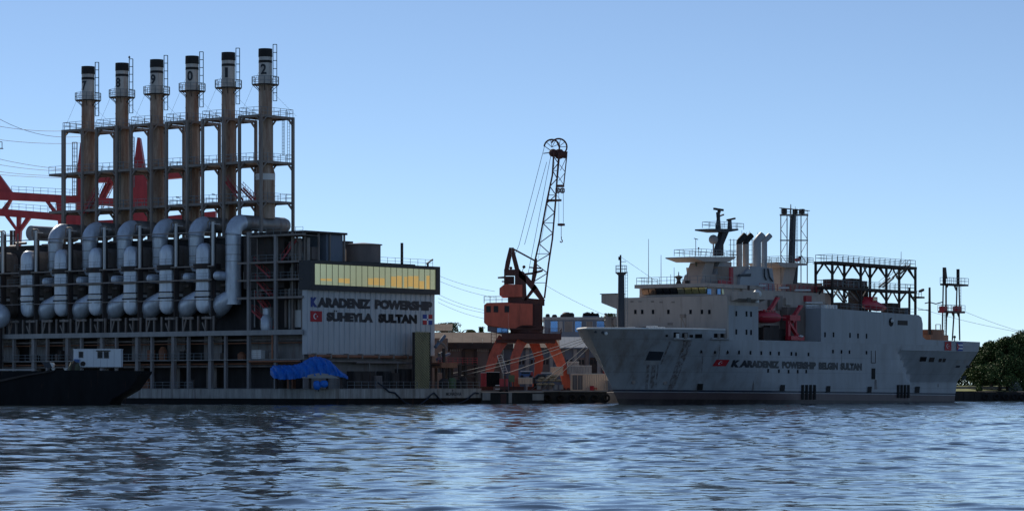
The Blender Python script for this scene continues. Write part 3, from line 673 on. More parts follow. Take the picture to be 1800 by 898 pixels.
# ------------------------------------------------------------------ grey heavy ship on the right
B = Frame(1088, 455, 53.6)
bs = thing('ship', 'long grey ship with beige bridge, rust streaked bow and dark lettering along its side', 'ship', B)
BH = 12.0
Xst = B.x(1722, -BH)
def bS(px, py, y=-BH): return B.S(px, py, y)
def bE(px, py, x): return B.E(px, py, x)
zline = lambda x: 2.15-.0078*max(x, 0)
ZF = bE(1150, 577, 2).z if False else 12.0
x_b = B.x(1278, -BH)                       # where the flat side begins
def zkn(x): return 10.7 if x < 13 else max(5.2, 10.7-(x-13)*.27)
def half(x, z):
    t = min(max(z/zkn(x), 0), 1)
    xs = -8.9*min(max(z/12., 0), 1); Ln = 38-14*t
    q = (x-xs)/Ln
    if q <= 0: return 0.
    q = min(q, 1); h = BH*math.sin(math.pi/2*q)**(1.05-.35*t)
    return h
xe = bS(1573, 614).x; ztk = bS(1573, 614).z; zlk = bS(1600, 671).z; xlk = bS(1600, 671).x
def inset(x, z):
    if z >= ztk: return 0
    t = min(1, (ztk-z)/(ztk-zlk)); xx = xe+(xlk-xe)*t
    return min(3.6*t, max(0, x-xx)*.6)
zs_ = [-1.2, 0, 1.0, 2.0, 3.2, zlk-.05, zlk+.05, 5.2, 6.4, 7.6, 8.8, ztk-.02 if ztk < 12 else 9.6, 10.4, 11.2, 12.0]
zs_ = sorted(set(round(v, 3) for v in zs_))
NX = 130
ZD = B.S(1380, 600, -BH).z
def xstat(i, z):
    t = min(max(z/12., 0), 1); xs = -8.9*min(1, max(0, z/12.)); xend = Xst-3.2*(1-min(1, max(0, z)/11))
    q = i/NX; q = q**1.35
    return xs+(xend-xs)*q
v, f = [], []
nz_ = len(zs_)
for sgn in (-1, 1):
    for i in range(NX+1):
        for z in zs_:
            x = xstat(i, z); z = min(z, ZD) if x > x_b else z; h = half(x, z)-(inset(x, z) if sgn < 0 else 0)
            v.append((x, sgn*max(h, .001), z))
n1 = (NX+1)*nz_
for i in range(NX):
    for j in range(nz_-1):
        a_ = i*nz_+j; f.append((a_, a_+nz_, a_+nz_+1, a_+1)); f.append((n1+a_, n1+a_+1, n1+a_+nz_+1, n1+a_+nz_))
for j in range(nz_-1):
    a_ = NX*nz_+j; f.append((a_, n1+a_, n1+a_+1, a_+1))
for i in range(NX):
    a_ = i*nz_+nz_-1; f.append((a_, a_+nz_, n1+a_+nz_, n1+a_))
mh = bpy.data.materials.new('ship_hull'); mh.use_nodes = True
def hull_mat():
    t = mh.node_tree; n = t.nodes; L = t.links; bs_ = n['Principled BSDF']; bs_.inputs['Roughness'].default_value = .5
    MATS['ship_hull'] = mh
    tc = n.new('ShaderNodeTexCoord'); sx = n.new('ShaderNodeSeparateXYZ'); L.new(tc.outputs['Object'], sx.inputs[0])
    # height above the painted waterline, which follows the ship's trim
    ma = n.new('ShaderNodeMath'); ma.operation = 'MULTIPLY_ADD'; L.new(sx.outputs[0], ma.inputs[0]); ma.inputs[1].default_value = .0078; L.new(sx.outputs[2], ma.inputs[2])
    cr = n.new('ShaderNodeValToRGB'); mr = n.new('ShaderNodeMapRange'); mr.inputs[1].default_value = 0; mr.inputs[2].default_value = 12; L.new(ma.outputs[0], mr.inputs[0]); L.new(mr.outputs[0], cr.inputs[0])
    e_ = cr.color_ramp; e_.interpolation = 'CONSTANT'
    e_.elements[0].color = (.045, .035, .035, 1); e_.elements[0].position = 0
    e_.elements[1].position = .9/12; e_.elements[1].color = (.13, .09, .09, 1)
    for p_, c_ in ((2.0/12, (.36, .36, .38, 1)), (2.12/12, (.018, .03, .06, 1)), (2.42/12, (.35, .37, .395, 1))):
        q = e_.elements.new(p_); q.color = c_
    def noise(sc, loc, det=6):
        mp = n.new('ShaderNodeMapping'); mp.inputs['Scale'].default_value = sc; mp.inputs['Location'].default_value = loc; L.new(tc.outputs['Object'], mp.inputs[0])
        z_ = n.new('ShaderNodeTexNoise'); z_.inputs['Detail'].default_value = det; z_.inputs['Scale'].default_value = 1; z_.inputs['Roughness'].default_value = .6; L.new(mp.outputs[0], z_.inputs[0]); return z_.outputs[0]
    def rng_(s_, a_, b_, c_, d_):
        r_ = n.new('ShaderNodeMapRange'); L.new(s_, r_.inputs[0])
        for k, q in enumerate((a_, b_, c_, d_)): r_.inputs[k+1].default_value = q
        return r_.outputs[0]
    def mix(fac, A_, B_, mode='MIX'):
        m_ = n.new('ShaderNodeMix'); m_.data_type = 'RGBA'; m_.blend_type = mode
        (L.new(fac, m_.inputs[0]) if not isinstance(fac, (int, float)) else setattr(m_.inputs[0], 'default_value', fac))
        L.new(A_, m_.inputs[6])
        (L.new(B_, m_.inputs[7]) if not isinstance(B_, tuple) else setattr(m_.inputs[7], 'default_value', B_))
        return m_.outputs[2]
    c = mix(1., cr.outputs[0], rng_(noise((.25, .25, .2), (0, 0, 0)), .3, .7, .84, 1.14), 'MULTIPLY')
    # rust and dirt streaks run down the plates, thickest on the bow
    st = rng_(noise((.55, .55, .035), (3, 1, 0), 8), .48, .72, 0, .8)
    bowm = rng_(sx.outputs[0], -6, 34, 1., .35)
    mm = n.new('ShaderNodeMath'); mm.operation = 'MULTIPLY'; L.new(st, mm.inputs[0]); L.new(bowm, mm.inputs[1])
    c = mix(mm.outputs[0], c, (.16, .125, .105, 1))
    bow2 = rng_(sx.outputs[0], -9, 3, .6, 0); c = mix(bow2, c, (.24, .18, .14, 1))
    # plate seams
    w_ = n.new('ShaderNodeTexBrick'); w_.inputs['Scale'].default_value = 1; w_.inputs['Color1'].default_value = (1, 1, 1, 1); w_.inputs['Color2'].default_value = (.93, .93, .93, 1); w_.inputs['Mortar'].default_value = (.55, .55, .55, 1)
    w_.inputs['Brick Width'].default_value = 9; w_.inputs['Row Height'].default_value = 2.6; w_.inputs['Mortar Size'].default_value = .03
    cb = n.new('ShaderNodeCombineXYZ'); L.new(sx.outputs[0], cb.inputs[0]); L.new(sx.outputs[2], cb.inputs[1]); L.new(cb.outputs[0], w_.inputs[0])
    c = mix(.7, c, w_.outputs[0], 'MULTIPLY')
    bp = n.new('ShaderNodeBump'); bp.inputs['Strength'].default_value = .25; bp.inputs['Distance'].default_value = .08; L.new(noise((.45, .45, .3), (0, 0, 0), 3), bp.inputs['Height']); L.new(bp.outputs[0], bs_.inputs['Normal'])
    L.new(c, bs_.inputs['Base Color'])
hull_mat()
m_ = MB(); m_.add(v, f); hull = m_.build('hull', 'ship_hull', bs, 30)
# bulwark rail lip along the foredeck
b = MB()
pts = [(x, -half(x, 12.), 12.0) for x in [xstat(i, 12) for i in range(0, 40)] if x < x_b]
b.path([(p[0], p[1], 12.05) for p in pts], .16, 6); b.path([(p[0], -p[1], 12.05) for p in pts], .16, 6)
b.build('bulwark_lip', 'white_paint', hull, 40)
# --- superstructure blocks.  near side plane y = -12
def blk(name, m, x0, x1, y0, y1, z0, z1, parent=bs, **k): return MB().box(x0, x1, y0, y1, z0, z1).build(name, m, parent, **k)
zw = bE(1200, 521, x_b).z; ztop1 = bE(1200, 519, x_b).z
xr0 = bS(1333, 560).x; xr1 = bS(1443, 560).x
z600 = bS(1380, 600).z
zsideL = bS(1331, 522).z
yfar = B.y(1084, x_b)
MB().prism([(-BH, ZD+.003), (-BH, zw), (yfar, zw), (yfar, ZD+.003)], 'x', x_b, xr0-.0).build('bridge_block', 'ship_beige', bs)
MB().box(x_b+.5, xr0, -BH-.004, -BH+.3, ZD-.02, bS(1300, 537).z).build('side_plating', 'ship_blue', bs)
# side wall around the boat recess
z541, z555 = bS(1450, 541).z, bS(1600, 553).z
xs1 = bS(1622, 560).x
MB().prism([(xr1, ZD+.001), (xr1, z541), (xs1-1.6, z555), (xs1-.5, z555-.4), (xs1, z555-1.5), (xs1, ZD+.001)], 'y', -BH, 11.5).build('side_house', 'ship_blue', bs)
blk('bay_back_wall', 'ship_beige', xr0, xr1, -7.5, -7.2, z600-.1, bS(1380, 546, -7.5).z)
# recess cut: dark plates proud of the hull where the bay opens (open box frame)
MB().box(xr0, xr1, -BH+.35, -7.5, z600+.01, z600+.05).build('bay_floor', 'ship_dark', bs)
xst0 = bS(1630, 597).x
MB().prism([(xs1, ZD+.002), (xs1, bS(1632, 592).z), (xs1+1.2, bS(1640, 597).z), (Xst+.2, bS(1722, 601).z), (Xst+.1, ZD+.002)], 'y', -BH, -BH+.5).build('stern_bulwark', 'ship_blue', bs)
MB().box(Xst-.3, Xst+.1, -BH+.5, 12, ZD+.002, bS(1722, 601).z).build('stern_bulwark', 'ship_blue', bs)
# bridge: front face with a row of raked windows
xb1 = x_b+1.2
yb0, yb1 = B.y(1241, xb1), B.y(1122, xb1)
zb0, zb1 = bE(1180, 521, xb1).z, bE(1180, 499, xb1).z
zv0, zv1 = bE(1180, 518, xb1).z, bE(1180, 505.5, xb1).z
b = MB(); b.box(xb1+.3, xb1+16, yb0, yb1, zb0, zv0); b.box(xb1+.8, xb1+16, yb0+.2, yb1-.2, zv0, zv1); b.box(xb1-.4, xb1+16.3, yb0-.4, yb1+.5, zv1, zb1)
b.build('bridge', 'ship_beige', bs)
def bwin(px0, px1, m, k):
    ya, yb = B.y(px0, xb1), B.y(px1, xb1)
    MB().hexa([(xb1+.45, ya, zv0+.12), (xb1+.45, yb, zv0+.12), (xb1+.6, yb, zv0+.12), (xb1+.6, ya, zv0+.12), (xb1+.05, ya, zv1-.1), (xb1+.05, yb, zv1-.1), (xb1+.6, yb, zv1-.1), (xb1+.6, ya, zv1-.1)]).build('window', m, bs)
mat('glass_amber', (.45, .4, .17), .15, .6, .3, 1.2, streak=False); mat('glass_rose', (.3, .2, .14), .15, .6, .4, 1.2, streak=False)
for k, m in enumerate(['glass_rose', 'glass_rose', 'glass_dark', 'glass_dark', 'glass_dark', 'glass_pale', 'glass_amber', 'glass_amber', 'glass_amber']):
    p0 = 1127+k*12.6; bwin(p0, p0+11, m, k)
def side_win(px0, px1, py0, py1, y, m='glass_dark', name='window', d=.06):
    a_ = B.S(px0, py1, y); c_ = B.S(px1, py0, y)
    return MB().box(a_.x, c_.x, y-d, y+.02, a_.z, c_.z).build(name, m, bs)
for a_ in ((1243.5, 1249.5), (1260.5, 1266), (1268, 1272)): side_win(a_[0], a_[1], 508, 517, yb0, 'sky_glass' if a_[0] < 1267 else 'glass_pale', 'window', .08)
# wings
zw0, zw1 = bE(1070, 532, x_b).z, bE(1070, 517, x_b).z
yw = B.y(1057, x_b); 
MB().prism([(yfar-.1, zw0-1.1), (yw, zw0), (yw, zw1), (yfar-.1, zw1)], 'x', x_b, x_b+2.2).build('bridge_wing', 'ship_beige', bs)
MB().box(x_b-.15, x_b+2.4, yfar-.1, yw+.2, zw1, zw1+.12).build('wing_cap', 'steel_dark', bs)
MB().prism([(-BH, zw0-.2), (-BH-1.6, zw0+.3), (-BH-1.6, zw1), (-BH, zw1)], 'x', x_b+1, xr0-.1).build('bridge_wing', 'ship_beige', bs)
p_ = bS(1316, 532, -BH-1.62); MB().box(p_.x-.5, p_.x+.6, -BH-1.68, -BH-1.6, bS(1316, 532).z, bS(1316, 524.5).z).build('window', 'glass_dark', bs)
MB().path([B.S(1316, 510, -BH-1), B.S(1316, 502, -BH-1)], .2, 8).build('vent_post', 'steel_dark', bs)
MB().sphere(B.S(1331, 517, -BH-1), .75, 12).lathe([(.35, -1.4), (.3, 0)], B.S(1331, 517, -BH-1), 8).build('satellite_dome', 'white_paint', bs, 40)
b = MB(); zr_ = zb1; b.rail([(xb1-.2, yb0, zr_), (xb1-.2, yb1+.2, zr_), (xb1+6, yb1+.2, zr_)], 1.15, 1.5, .06).rail([(xb1-.2, yb0, zr_), (xb1+8, yb0, zr_)], 1.15, 1.5, .06); b.build('bridge_railing', 'rail_grey', bs)
MB().rail([(x_b+.2, yb0-.6, zw1), (x_b+.2, -BH-1, zw1)], 1.0, 1.6, .05).build('wing_railing', 'rail_grey', bs)
def apole(px, py0, py1, x=None, y=None, r=.06, name='antenna', m='steel_mid'):
    yy = B.y(px, x) if y is None else y; xx = x if x is not None else B.x(px, y)
    return MB().tube((xx, yy, B.z(py1, xx, yy)), (xx, yy, B.z(py0, xx, yy)), r, 6, r*.6).build(name, m, bs)
for px, t in ((1140, 420), (1162, 448), (1185, 470), (1179, 482), (1208, 477)): apole(px, t, 499, xb1+2)
q = bE(1193, 499, xb1+1.5); MB().lathe([(.5, 0), (.3, .5), (.35, .8), (.65, 1.1), (.65, 1.25), (.1, 1.4), (.06, 2.)], q, 12).build('compass_stand', 'steel_dark', bs, 40)
q = bE(1207, 499, xb1+1.5); blk('roof_locker', 'steel_dark', q.x, q.x+.6, q.y-.35, q.y+.35, q.z, q.z+.55)
# front face details: small square ports, hatches, faded banner line
for px in (1117, 1129, 1148, 1175, 1214, 1234, 1247): 
    q = bE(px, 548, x_b); blk('port', 'port_dark', x_b-.05, x_b+.05, q.y-.22, q.y+.22, q.z-.35, q.z+.35)
for px, py in ((1111, 530), (1125, 530), (1147, 530), (1162, 531), (1183, 531)): 
    q = bE(px, py, x_b); blk('lashing_plate', 'steel_mid', x_b-.04, x_b+.04, q.y-.3, q.y+.3, q.z-.12, q.z+.12)
q = bE(1178, 569, x_b); blk('name_plate', 'steel_mid', x_b-.05, x_b+.05, q.y-.5, q.y+.5, q.z-.2, q.z+.2)
q0, q1 = bE(1145, 558, x_b), bE(1160, 566, x_b); blk('hatch_panel', 'ship_beige', x_b-.07, x_b+.05, q1.y, q0.y, q1.z, q0.z)
# foremast
fx = 1.; fy = B.y(1092, fx); fz = 12.
fm = lambda py: B.z(py, fx, fy)
m1 = MB().path([(fx, fy, fz-.3), (fx, fy, fm(484)), (fx, fy, fm(480))], [.58, .5, .9], 14).build('foremast', 'ship_dark', bs, 40)
MB().lathe([(.95, 0), (.95, .12)], (fx, fy, fm(480)), 14).build('mast_platform', 'steel_dark', m1)
MB().rail([(fx+.9*math.cos(k*math.pi/4), fy+.9*math.sin(k*math.pi/4), fm(480)+.1) for k in range(8)], 1.1, 2, .05, 1, True).build('mast_railing', 'rail_grey', m1)
MB().tube((fx+.1, fy+.2, fm(480)), (fx+.1, fy+.2, fm(448)), .14, 8).box(fx-.1, fx+.3, fy+.2, fy+.5, fm(457), fm(451)).box(fx, fx+.1, fy-.9, fy+.2, fm(460)-.04, fm(460)+.04).build('mast_lamp', 'steel_dark', m1)
MB().ladder((fx, fy-1.0, fz), (fx, fy-1.0, fm(478)), (0, 1, 0), .45, .05, .5).build('mast_ladder', 'rail_grey', m1)
# foredeck gear seen over the bulwark
for px, w_, h_, m in ((1073, 1.2, 2.2, 'steel_mid'), (1113, 1.6, .5, 'white_paint'), (1128, 2.2, .45, 'steel_dark'), (1146, 1.4, .6, 'white_paint'), (1160, 1.2, .4, 'white_paint')):
    q = bE(px, 578, 3); b = MB(); b.box(-.6, .6, -w_/2, w_/2, .01, h_)
    if h_ > 1: b.bar((0, -w_*.8, .2), (0, w_*.9, h_+.5), .25); b.tube((0, -.8, h_*.6), (0, .9, h_*.6), .55, 12)
    b.build('winch' if h_ > 1 else 'deck_fitting', m, bs, loc=(3, q.y, 12.0))
q = bE(1202, 553, 9); b = MB(); b.bar((9, q.y-.4, 12), (9, q.y-.4, q.z), .12).bar((9, q.y+.5, 12), (9, q.y+.5, q.z), .12).bar((9, q.y-.4, 12.4), (9, q.y+.5, q.z-.3), .1); b.box(8.7, 9.3, q.y-.3, q.y+.6, q.z-.5, q.z+.1); b.build('searchlight', 'steel_mid', bs)
# hawse holes, opening, bow marks
def on_hull(px, py):
    """a point on the near hull skin along the pixel ray"""
    y = -BH
    for _ in range(60):
        x = B.x(px, y); z = B.z(py, x, y); y = y*.6+.4*(-half(x, min(z, 12))+inset(x, z))
    return Vector((B.x(px, y), y, B.z(py, B.x(px, y), y)))
def patch(pxs, m, name, parent=None, d=.05, nsub=4):
    """plate that follows the skin: corners given as pixels in order ll, lr, ur, ul"""
    (a0, b0), (a1, b1), (a2, b2), (a3, b3) = pxs; vs = []
    for j in range(nsub+1):
        for i in range(nsub+1):
            u, w_ = i/nsub, j/nsub
            px = (a0*(1-u)+a1*u)*(1-w_)+(a3*(1-u)+a2*u)*w_; py = (b0*(1-u)+b1*u)*(1-w_)+(b3*(1-u)+b2*u)*w_
            p = on_hull(px, py); vs.append(p+Vector((-.5, -.8, 0)).normalized()*d)
    n_ = nsub+1; o = MB().add(vs, [(j*n_+i, j*n_+i+1, (j+1)*n_+i+1, (j+1)*n_+i) for j in range(nsub) for i in range(nsub)])
    return o.build(name, m, parent or bs)
patch([(1134, 633), (1161, 633), (1167, 618), (1141, 617)], 'ship_dark', 'shell_opening')
mat('stain_pale', (.34, .33, .33), .7); patch([(1130, 640), (1156, 641), (1160, 635), (1133, 634)], 'stain_pale', 'chafe_plate')
for px, py, s_ in ((1047, 583, 2.2), (1060, 584, 3.), (1113, 671, 3.8), (1169, 672, 4.2)):
    q = on_hull(px, py); b = MB(); d_ = Vector((-.45, -.85, 0)).normalized()
    b.path([q-d_*.1, q+d_*.12], s_*.095*.9, 14); b.path([q+d_*.1, q+d_*.16], s_*.095*.55, 12); b.build('hawse_pipe' if py < 600 else 'thruster_mark', 'ship_dark' if py < 600 else 'steel_mid', bs, 40)
q = on_hull(1063, 586); MB().sphere(q+Vector((-.2, -.4, 0)), .3, 8).build('fairlead', 'white_paint', bs, 40)
for a_ in (((1172, 686), (1183, 686), (1217, 598), (1202, 598)), ((1160, 640), (1163, 640), (1180, 600), (1176, 600)), ((1133, 684), (1138, 684), (1142, 641), (1137, 641)), ((1141, 682), (1149, 682), (1153, 641), (1146, 641)), ((1152, 676), (1154, 676), (1158, 641), (1155, 641)), ((1232, 668), (1233, 668), (1236, 620), (1234.5, 620)),
           ((1321, 686), (1325, 686), (1325, 668), (1324, 668)), ((1537, 684), (1542, 684), (1541, 667), (1536, 667)), ((1401, 676), (1402, 676), (1402, 655), (1401, 655)), ((1479, 640), (1480, 640), (1480, 620), (1479, 620)), ((1558, 612), (1560, 612), (1566, 571), (1564, 571)) if False else ((1510, 670), (1511, 670), (1511, 650), (1510, 650)), ((1196, 640), (1198, 640), (1204, 598), (1201, 598)), ((1262, 640), (1263, 640), (1267, 598), (1265, 598)), ((1648, 680), (1650, 680), (1650, 674), (1648, 674))):
    patch(list(a_), 'rust_run', 'rust_streak', hull, .03, 8)
# mooring openings in the bulwark: dark pockets with rollers
for px0, px1, py0, py1 in ((1184, 1194, 584, 594), (1199, 1209, 585, 594), (1170, 1174, 588, 592), (1212, 1218, 588, 593), (1222, 1234, 587, 594), (1255, 1268, 586, 595), (1268, 1277, 586, 594)):
    patch([(px0, py1), (px1, py1), (px1, py0), (px0, py0)], 'hull_black', 'mooring_port', nsub=3)
for px in (1189.5, 1204, 1262, 1273): 
    q = on_hull(px, 590); MB().lathe([(.28, -.4), (.28, .35)], q+Vector((-.15, -.25, 0)), 10).build('roller', 'white_paint' if px < 1200 else 'steel_mid', bs, 40)
for a_ in ((1183, 1212), (1250, 1279)):
    b = MB(); b.path([on_hull(a_[0]+(a_[1]-a_[0])*k/5, 595.5)+Vector((-.1, -.2, 0)) for k in range(6)], .22, 8); b.build('port_sill', 'stain_pale', bs, 40)
# bilge holes along the deck line and portholes
def port(px, py, w_=.22, h_=.3, y=None):
    q = on_hull(px, py) if y is None else B.S(px, py, y)
    yy = q.y; MB().box(q.x-w_, q.x+w_, yy-.07, yy+.03, q.z-h_, q.z+h_).build('porthole', 'port_dark', bs)
for px, py in ((1233, 617), (1257, 618), (1279, 618.5), (1299, 619), (1319, 619.5), (1338, 620), (1354, 620.5), (1369, 621), (1391, 621.5), (1399, 622), (1421, 622.5), (1464, 617.5), (1479, 618), (1493, 618.5), (1523, 619.5), (1350, 651), (1369, 652), (1386, 652.5), (1402, 652.5), (1417, 652.5)): port(px, py)
for px, py in ((1294, 551), (1312, 551.5), (1320, 552), (1294, 583), (1312, 583.5), (1320, 584)): port(px, py, .22, .42, -BH)
for px, py in ((1450, 588), (1465, 588), (1494, 589), (1508, 590), (1523, 590.5)): port(px, py, .2, .42, -BH)
# openings high in the side
q0, q1 = bS(1578, 571), bS(1595, 563.5); blk('vent_grille', 'steel_dark', q0.x, q1.x, -BH-.06, -BH, q0.z, q1.z)
q = bS(1566, 566); MB().path([q+Vector((0, -.1, 0)), q+Vector((0, .1, 0))], .75, 16).build('porthole', 'hull_black', bs, 40); MB().sphere(q+Vector((.1, -.15, .25)), .35, 8).build('port_lamp', 'white_paint', bs, 40)
b = MB(); q0, q1 = bS(1531, 638), bS(1539, 616); 
b.box(q0.x, q1.x, -BH-.06, -BH, q0.z, q0.z+.12).box(q0.x, q0.x+.12, -BH-.06, -BH, q0.z+.12, q1.z).box(q1.x-.12, q1.x, -BH-.06, -BH, q0.z+.12, q1.z); b.build('door_frame', 'steel_dark', bs)
q0, q1 = bS(1532, 666), bS(1538, 647); blk('side_door', 'hull_black', q0.x, q1.x, -BH-.08, -BH, q0.z, q1.z)
# square and strip fenders along the waterline
for px, py, w_ in ((1230, 680, 11), (1375, 682, 9), (1455.5, 684, 8), (1528, 685, 8), (1612, 685, 9)):
    patch([(px-w_/2, py+5), (px+w_/2-1, py+5), (px+w_/2, py-6), (px-w_/2+1, py-6)], 'rubber', 'square_fender', d=.16, nsub=2)
for px in (1411, 1418, 1425, 1432, 1579, 1585, 1591, 1597):
    yy = -BH-.12; q0, q1 = B.S(px, 702 if px < 1500 else 699, yy), B.S(px, 676, yy); MB().box(q0.x-.28, q0.x+.28, yy-.12, yy+.12, q0.z, q1.z).build('strip_fender', 'rubber', bs)
# stern: mooring ports in the sloping counter
for px0, px1, py0, py1, m in ((1618, 1629, 627, 635, 'hull_black'), (1634, 1643, 628, 636, 'steel_dark'), (1651, 1656, 630, 636, 'steel_dark'), (1658, 1663, 630, 636, 'steel_dark'), (1683, 1688, 633, 638, 'stain_pale'), (1696, 1703, 632, 638, 'stain_pale'), (1681, 1688, 642, 646, 'ship_dark'), (1699, 1706, 642, 646, 'ship_dark'), (1692, 1699, 660, 667, 'ship_dark')):
    patch([(px0-2, py1), (px1-2, py1), (px1, py0), (px0, py0)], m, 'mooring_port', nsub=2, d=.08)
MB().box(xe+2, Xst-1, -BH-.08, -BH+.1, ztk-.1, ztk+.05).build('rubbing_strake', 'ship_blue', bs)
# lettering
def htext(s, pxa, pxb, pya, pyb, pya2, pyb2, m='letter_dark', bold=.075):
    pa, pb = B.S(pxa, pya, -BH-.05), B.S(pxb, pya2, -BH-.05); ta, tb = B.S(pxa, pyb, -BH-.05), B.S(pxb, pyb2, -BH-.05)
    L_ = pb.x-pa.x
    def fn(u, v_):
        t = u/L_; z0 = pa.z+(pb.z-pa.z)*t; z1_ = ta.z+(tb.z-ta.z)*t; x = pa.x+u+.25*v_*0
        z = z0+(z1_-z0)*v_; h_ = half(x, min(12, z)); return Vector((x, -h_-.05, z))
    if any(ch in s for ch in 'İÜ'): pass
    return text_obj(s, 'lettering', m, bs, fn, L_, 1., bold, 1)
ly = lambda px: (645-(1295-px)*0+ (px-1295)*6/220, 632.5+(px-1295)*5.5/220)
def ht2(s, a_, c_, m='letter_dark'): (b0, t0_), (b1_, t1_) = ly(a_), ly(c_); htext(s, a_, c_, b0, t0_, b1_, t1_, m)
ht2('K', 1294.5, 1304.5); ht2('ARADENIZ', 1305, 1370); ht2('POWERSHIP', 1375, 1434.5); ht2('BELGIN', 1439.5, 1473); ht2('SULTAN', 1477.5, 1515)
q = B.S(1272.5, 643, -BH); q2 = B.S(1289, 632, -BH)
flag_tr(bs, lambda u, v_, d: Vector((q.x+u+v_*.25, -half(q.x+u+v_*.25, q.z+v_)-.08-d, q.z+v_)), q2.x-q.x-.2, q2.z-q.z)
q = B.S(1660, 615.5, -BH); q2 = B.S(1671.5, 600.5, -BH); flag_tr(bs, lambda u, v_, d: Vector((q.x+u, -BH-.1-d, q.z+v_)), q2.x-q.x, q2.z-q.z)
q3 = B.S(1681, 616.5, -BH); q4 = B.S(1691.5, 602, -BH); wc, hc = q4.x-q3.x, q4.z-q3.z; fc = lambda u, v_, d: Vector((q3.x+u, -BH-.1-d, q3.z+v_))
o = quad(bs, fc, 0, wc, 0, hc, 'flag_white', 'flag', 0)
for k in (0, 2, 4): quad(o, fc, 0, wc, k*hc/5, (k+1)*hc/5, 'flag_blue', 'stripe')
MB().add([fc(0, 0, .03), fc(0, hc, .03), fc(wc*.45, hc/2, .03)], [(0, 1, 2)]).build('triangle', 'flag_red', o)
MB().add([fc(wc*.14+hc*.1*(1 if k % 2 == 0 else .4)*math.sin(k*math.pi/5), hc/2+hc*.1*(1 if k % 2 == 0 else .4)*math.cos(k*math.pi/5), .05) for k in range(10)], [tuple(range(10))]).build('star', 'flag_white', o)
# --- boat bay: red lifeboat, davits and rescue gear
def pl(px, py, y=-10.5): return B.S(px, py, y)
for yy in (-11.3,):
    MB().box(xr0, xr1, -BH-.02, -BH+.3, z600-.1, z600+.12).build('bay_sill', 'ship_blue', bs)
c0, c1 = pl(1333, 560), pl(1377, 560); cx = (c0.x+c1.x)/2; L2 = (c1.x-c0.x)/2
v, f = [], []; N1, N2 = 16, 14
zc_ = pl(1355, 557).z; hh = (pl(1355, 546).z-pl(1355, 568).z)/2
for i in range(N1+1):
    t = -1+2*i/N1; s_ = max(.02, (1-abs(t)**3.2))**.6
    for j in range(N2):
        p_ = 2*math.pi*j/N2; v.append((cx+t*L2, -9.6+1.5*s_*math.cos(p_), zc_+hh*s_*(math.sin(p_) if math.sin(p_) < 0 else math.sin(p_)*.95)))
for i in range(N1):
    for j in range(N2): f.append((i*N2+j, i*N2+(j+1) % N2, (i+1)*N2+(j+1) % N2, (i+1)*N2+j))
lb = thing('lifeboat', 'closed red lifeboat slung in the open side bay of the grey ship', 'lifeboat', B)
MB().add(v, f).build('hull', 'boat_red', lb, 60)
MB().box(cx-L2*.55, cx+L2*.35, -10.6, -8.6, zc_+hh*.75, zc_+hh*1.12).build('canopy', 'boat_red', lb)
MB().box(cx-L2*.95, cx+L2*.95, -11.18, -11.05, zc_-.1, zc_+.06).build('rubbing_strip', 'red_steel', lb)
for k in range(4): MB().box(cx-L2*.45+k*L2*.22, cx-L2*.45+k*L2*.22+.4, -10.65, -10.6, zc_+hh*.82, zc_+hh*1.0).build('window', 'glass_dark', lb)
MB().box(cx-L2*.97, cx-L2*.5, -10.3, -9.0, zc_+hh*1.0, zc_+hh*1.08).build('hatch', 'white_paint', lb)
def davit(p0, p1, p2, y=-10.2):
    a_, b_, c_ = pl(*p0, y), pl(*p1, y), pl(*p2, y)
    MB().bar(a_, b_, .75, .5).bar(b_, c_, .55, .5).bar(c_+Vector((-.5, 0, 0)), c_+Vector((.6, 0, 0)), .35).build('davit', 'boat_red', bs)
davit((1352, 545), (1358, 538), (1366, 524)); davit((1392, 566), (1398, 552), (1407, 538))
b = MB(); a_ = pl(1390, 563); c_ = pl(1411, 598); b.box(a_.x-.4, a_.x+3.0, -10.6, -9.2, a_.z, a_.z+.9).bar((a_.x, -10, a_.z), (a_.x, -10, c_.z), .7, .5).bar((a_.x, -10, c_.z+3), (c_.x, -10, c_.z), .6, .4).box(a_.x, c_.x+.4, -10.6, -9.4, c_.z, c_.z+.7).bar((a_.x+2.4, -10, c_.z), (a_.x+2.4, -10, a_.z), .35); b.build('davit_cradle', 'boat_red', bs)
p_ = pl(1407, 591); MB().sphere(p_, .55, 10, .45).build('float_ring', 'white_paint', bs, 40)
for px, py0, py1, w_ in ((1342, 575, 592, 2.), (1356, 572, 596, 3.0), (1370, 578, 596, 2.)): 
    q = B.S(px, py1, -8.6); MB().box(q.x-w_/2, q.x+w_/2, -9.2, -8, z600-.2, B.z(py0, q.x, -8.6)).build('bay_machinery', random.choice(('steel_dark', 'steel_mid')), bs)
blk('bay_side_wall', 'shed_wall', xr1-6, xr1, -9, -7.5, z600-.2, pl(1440, 541).z)
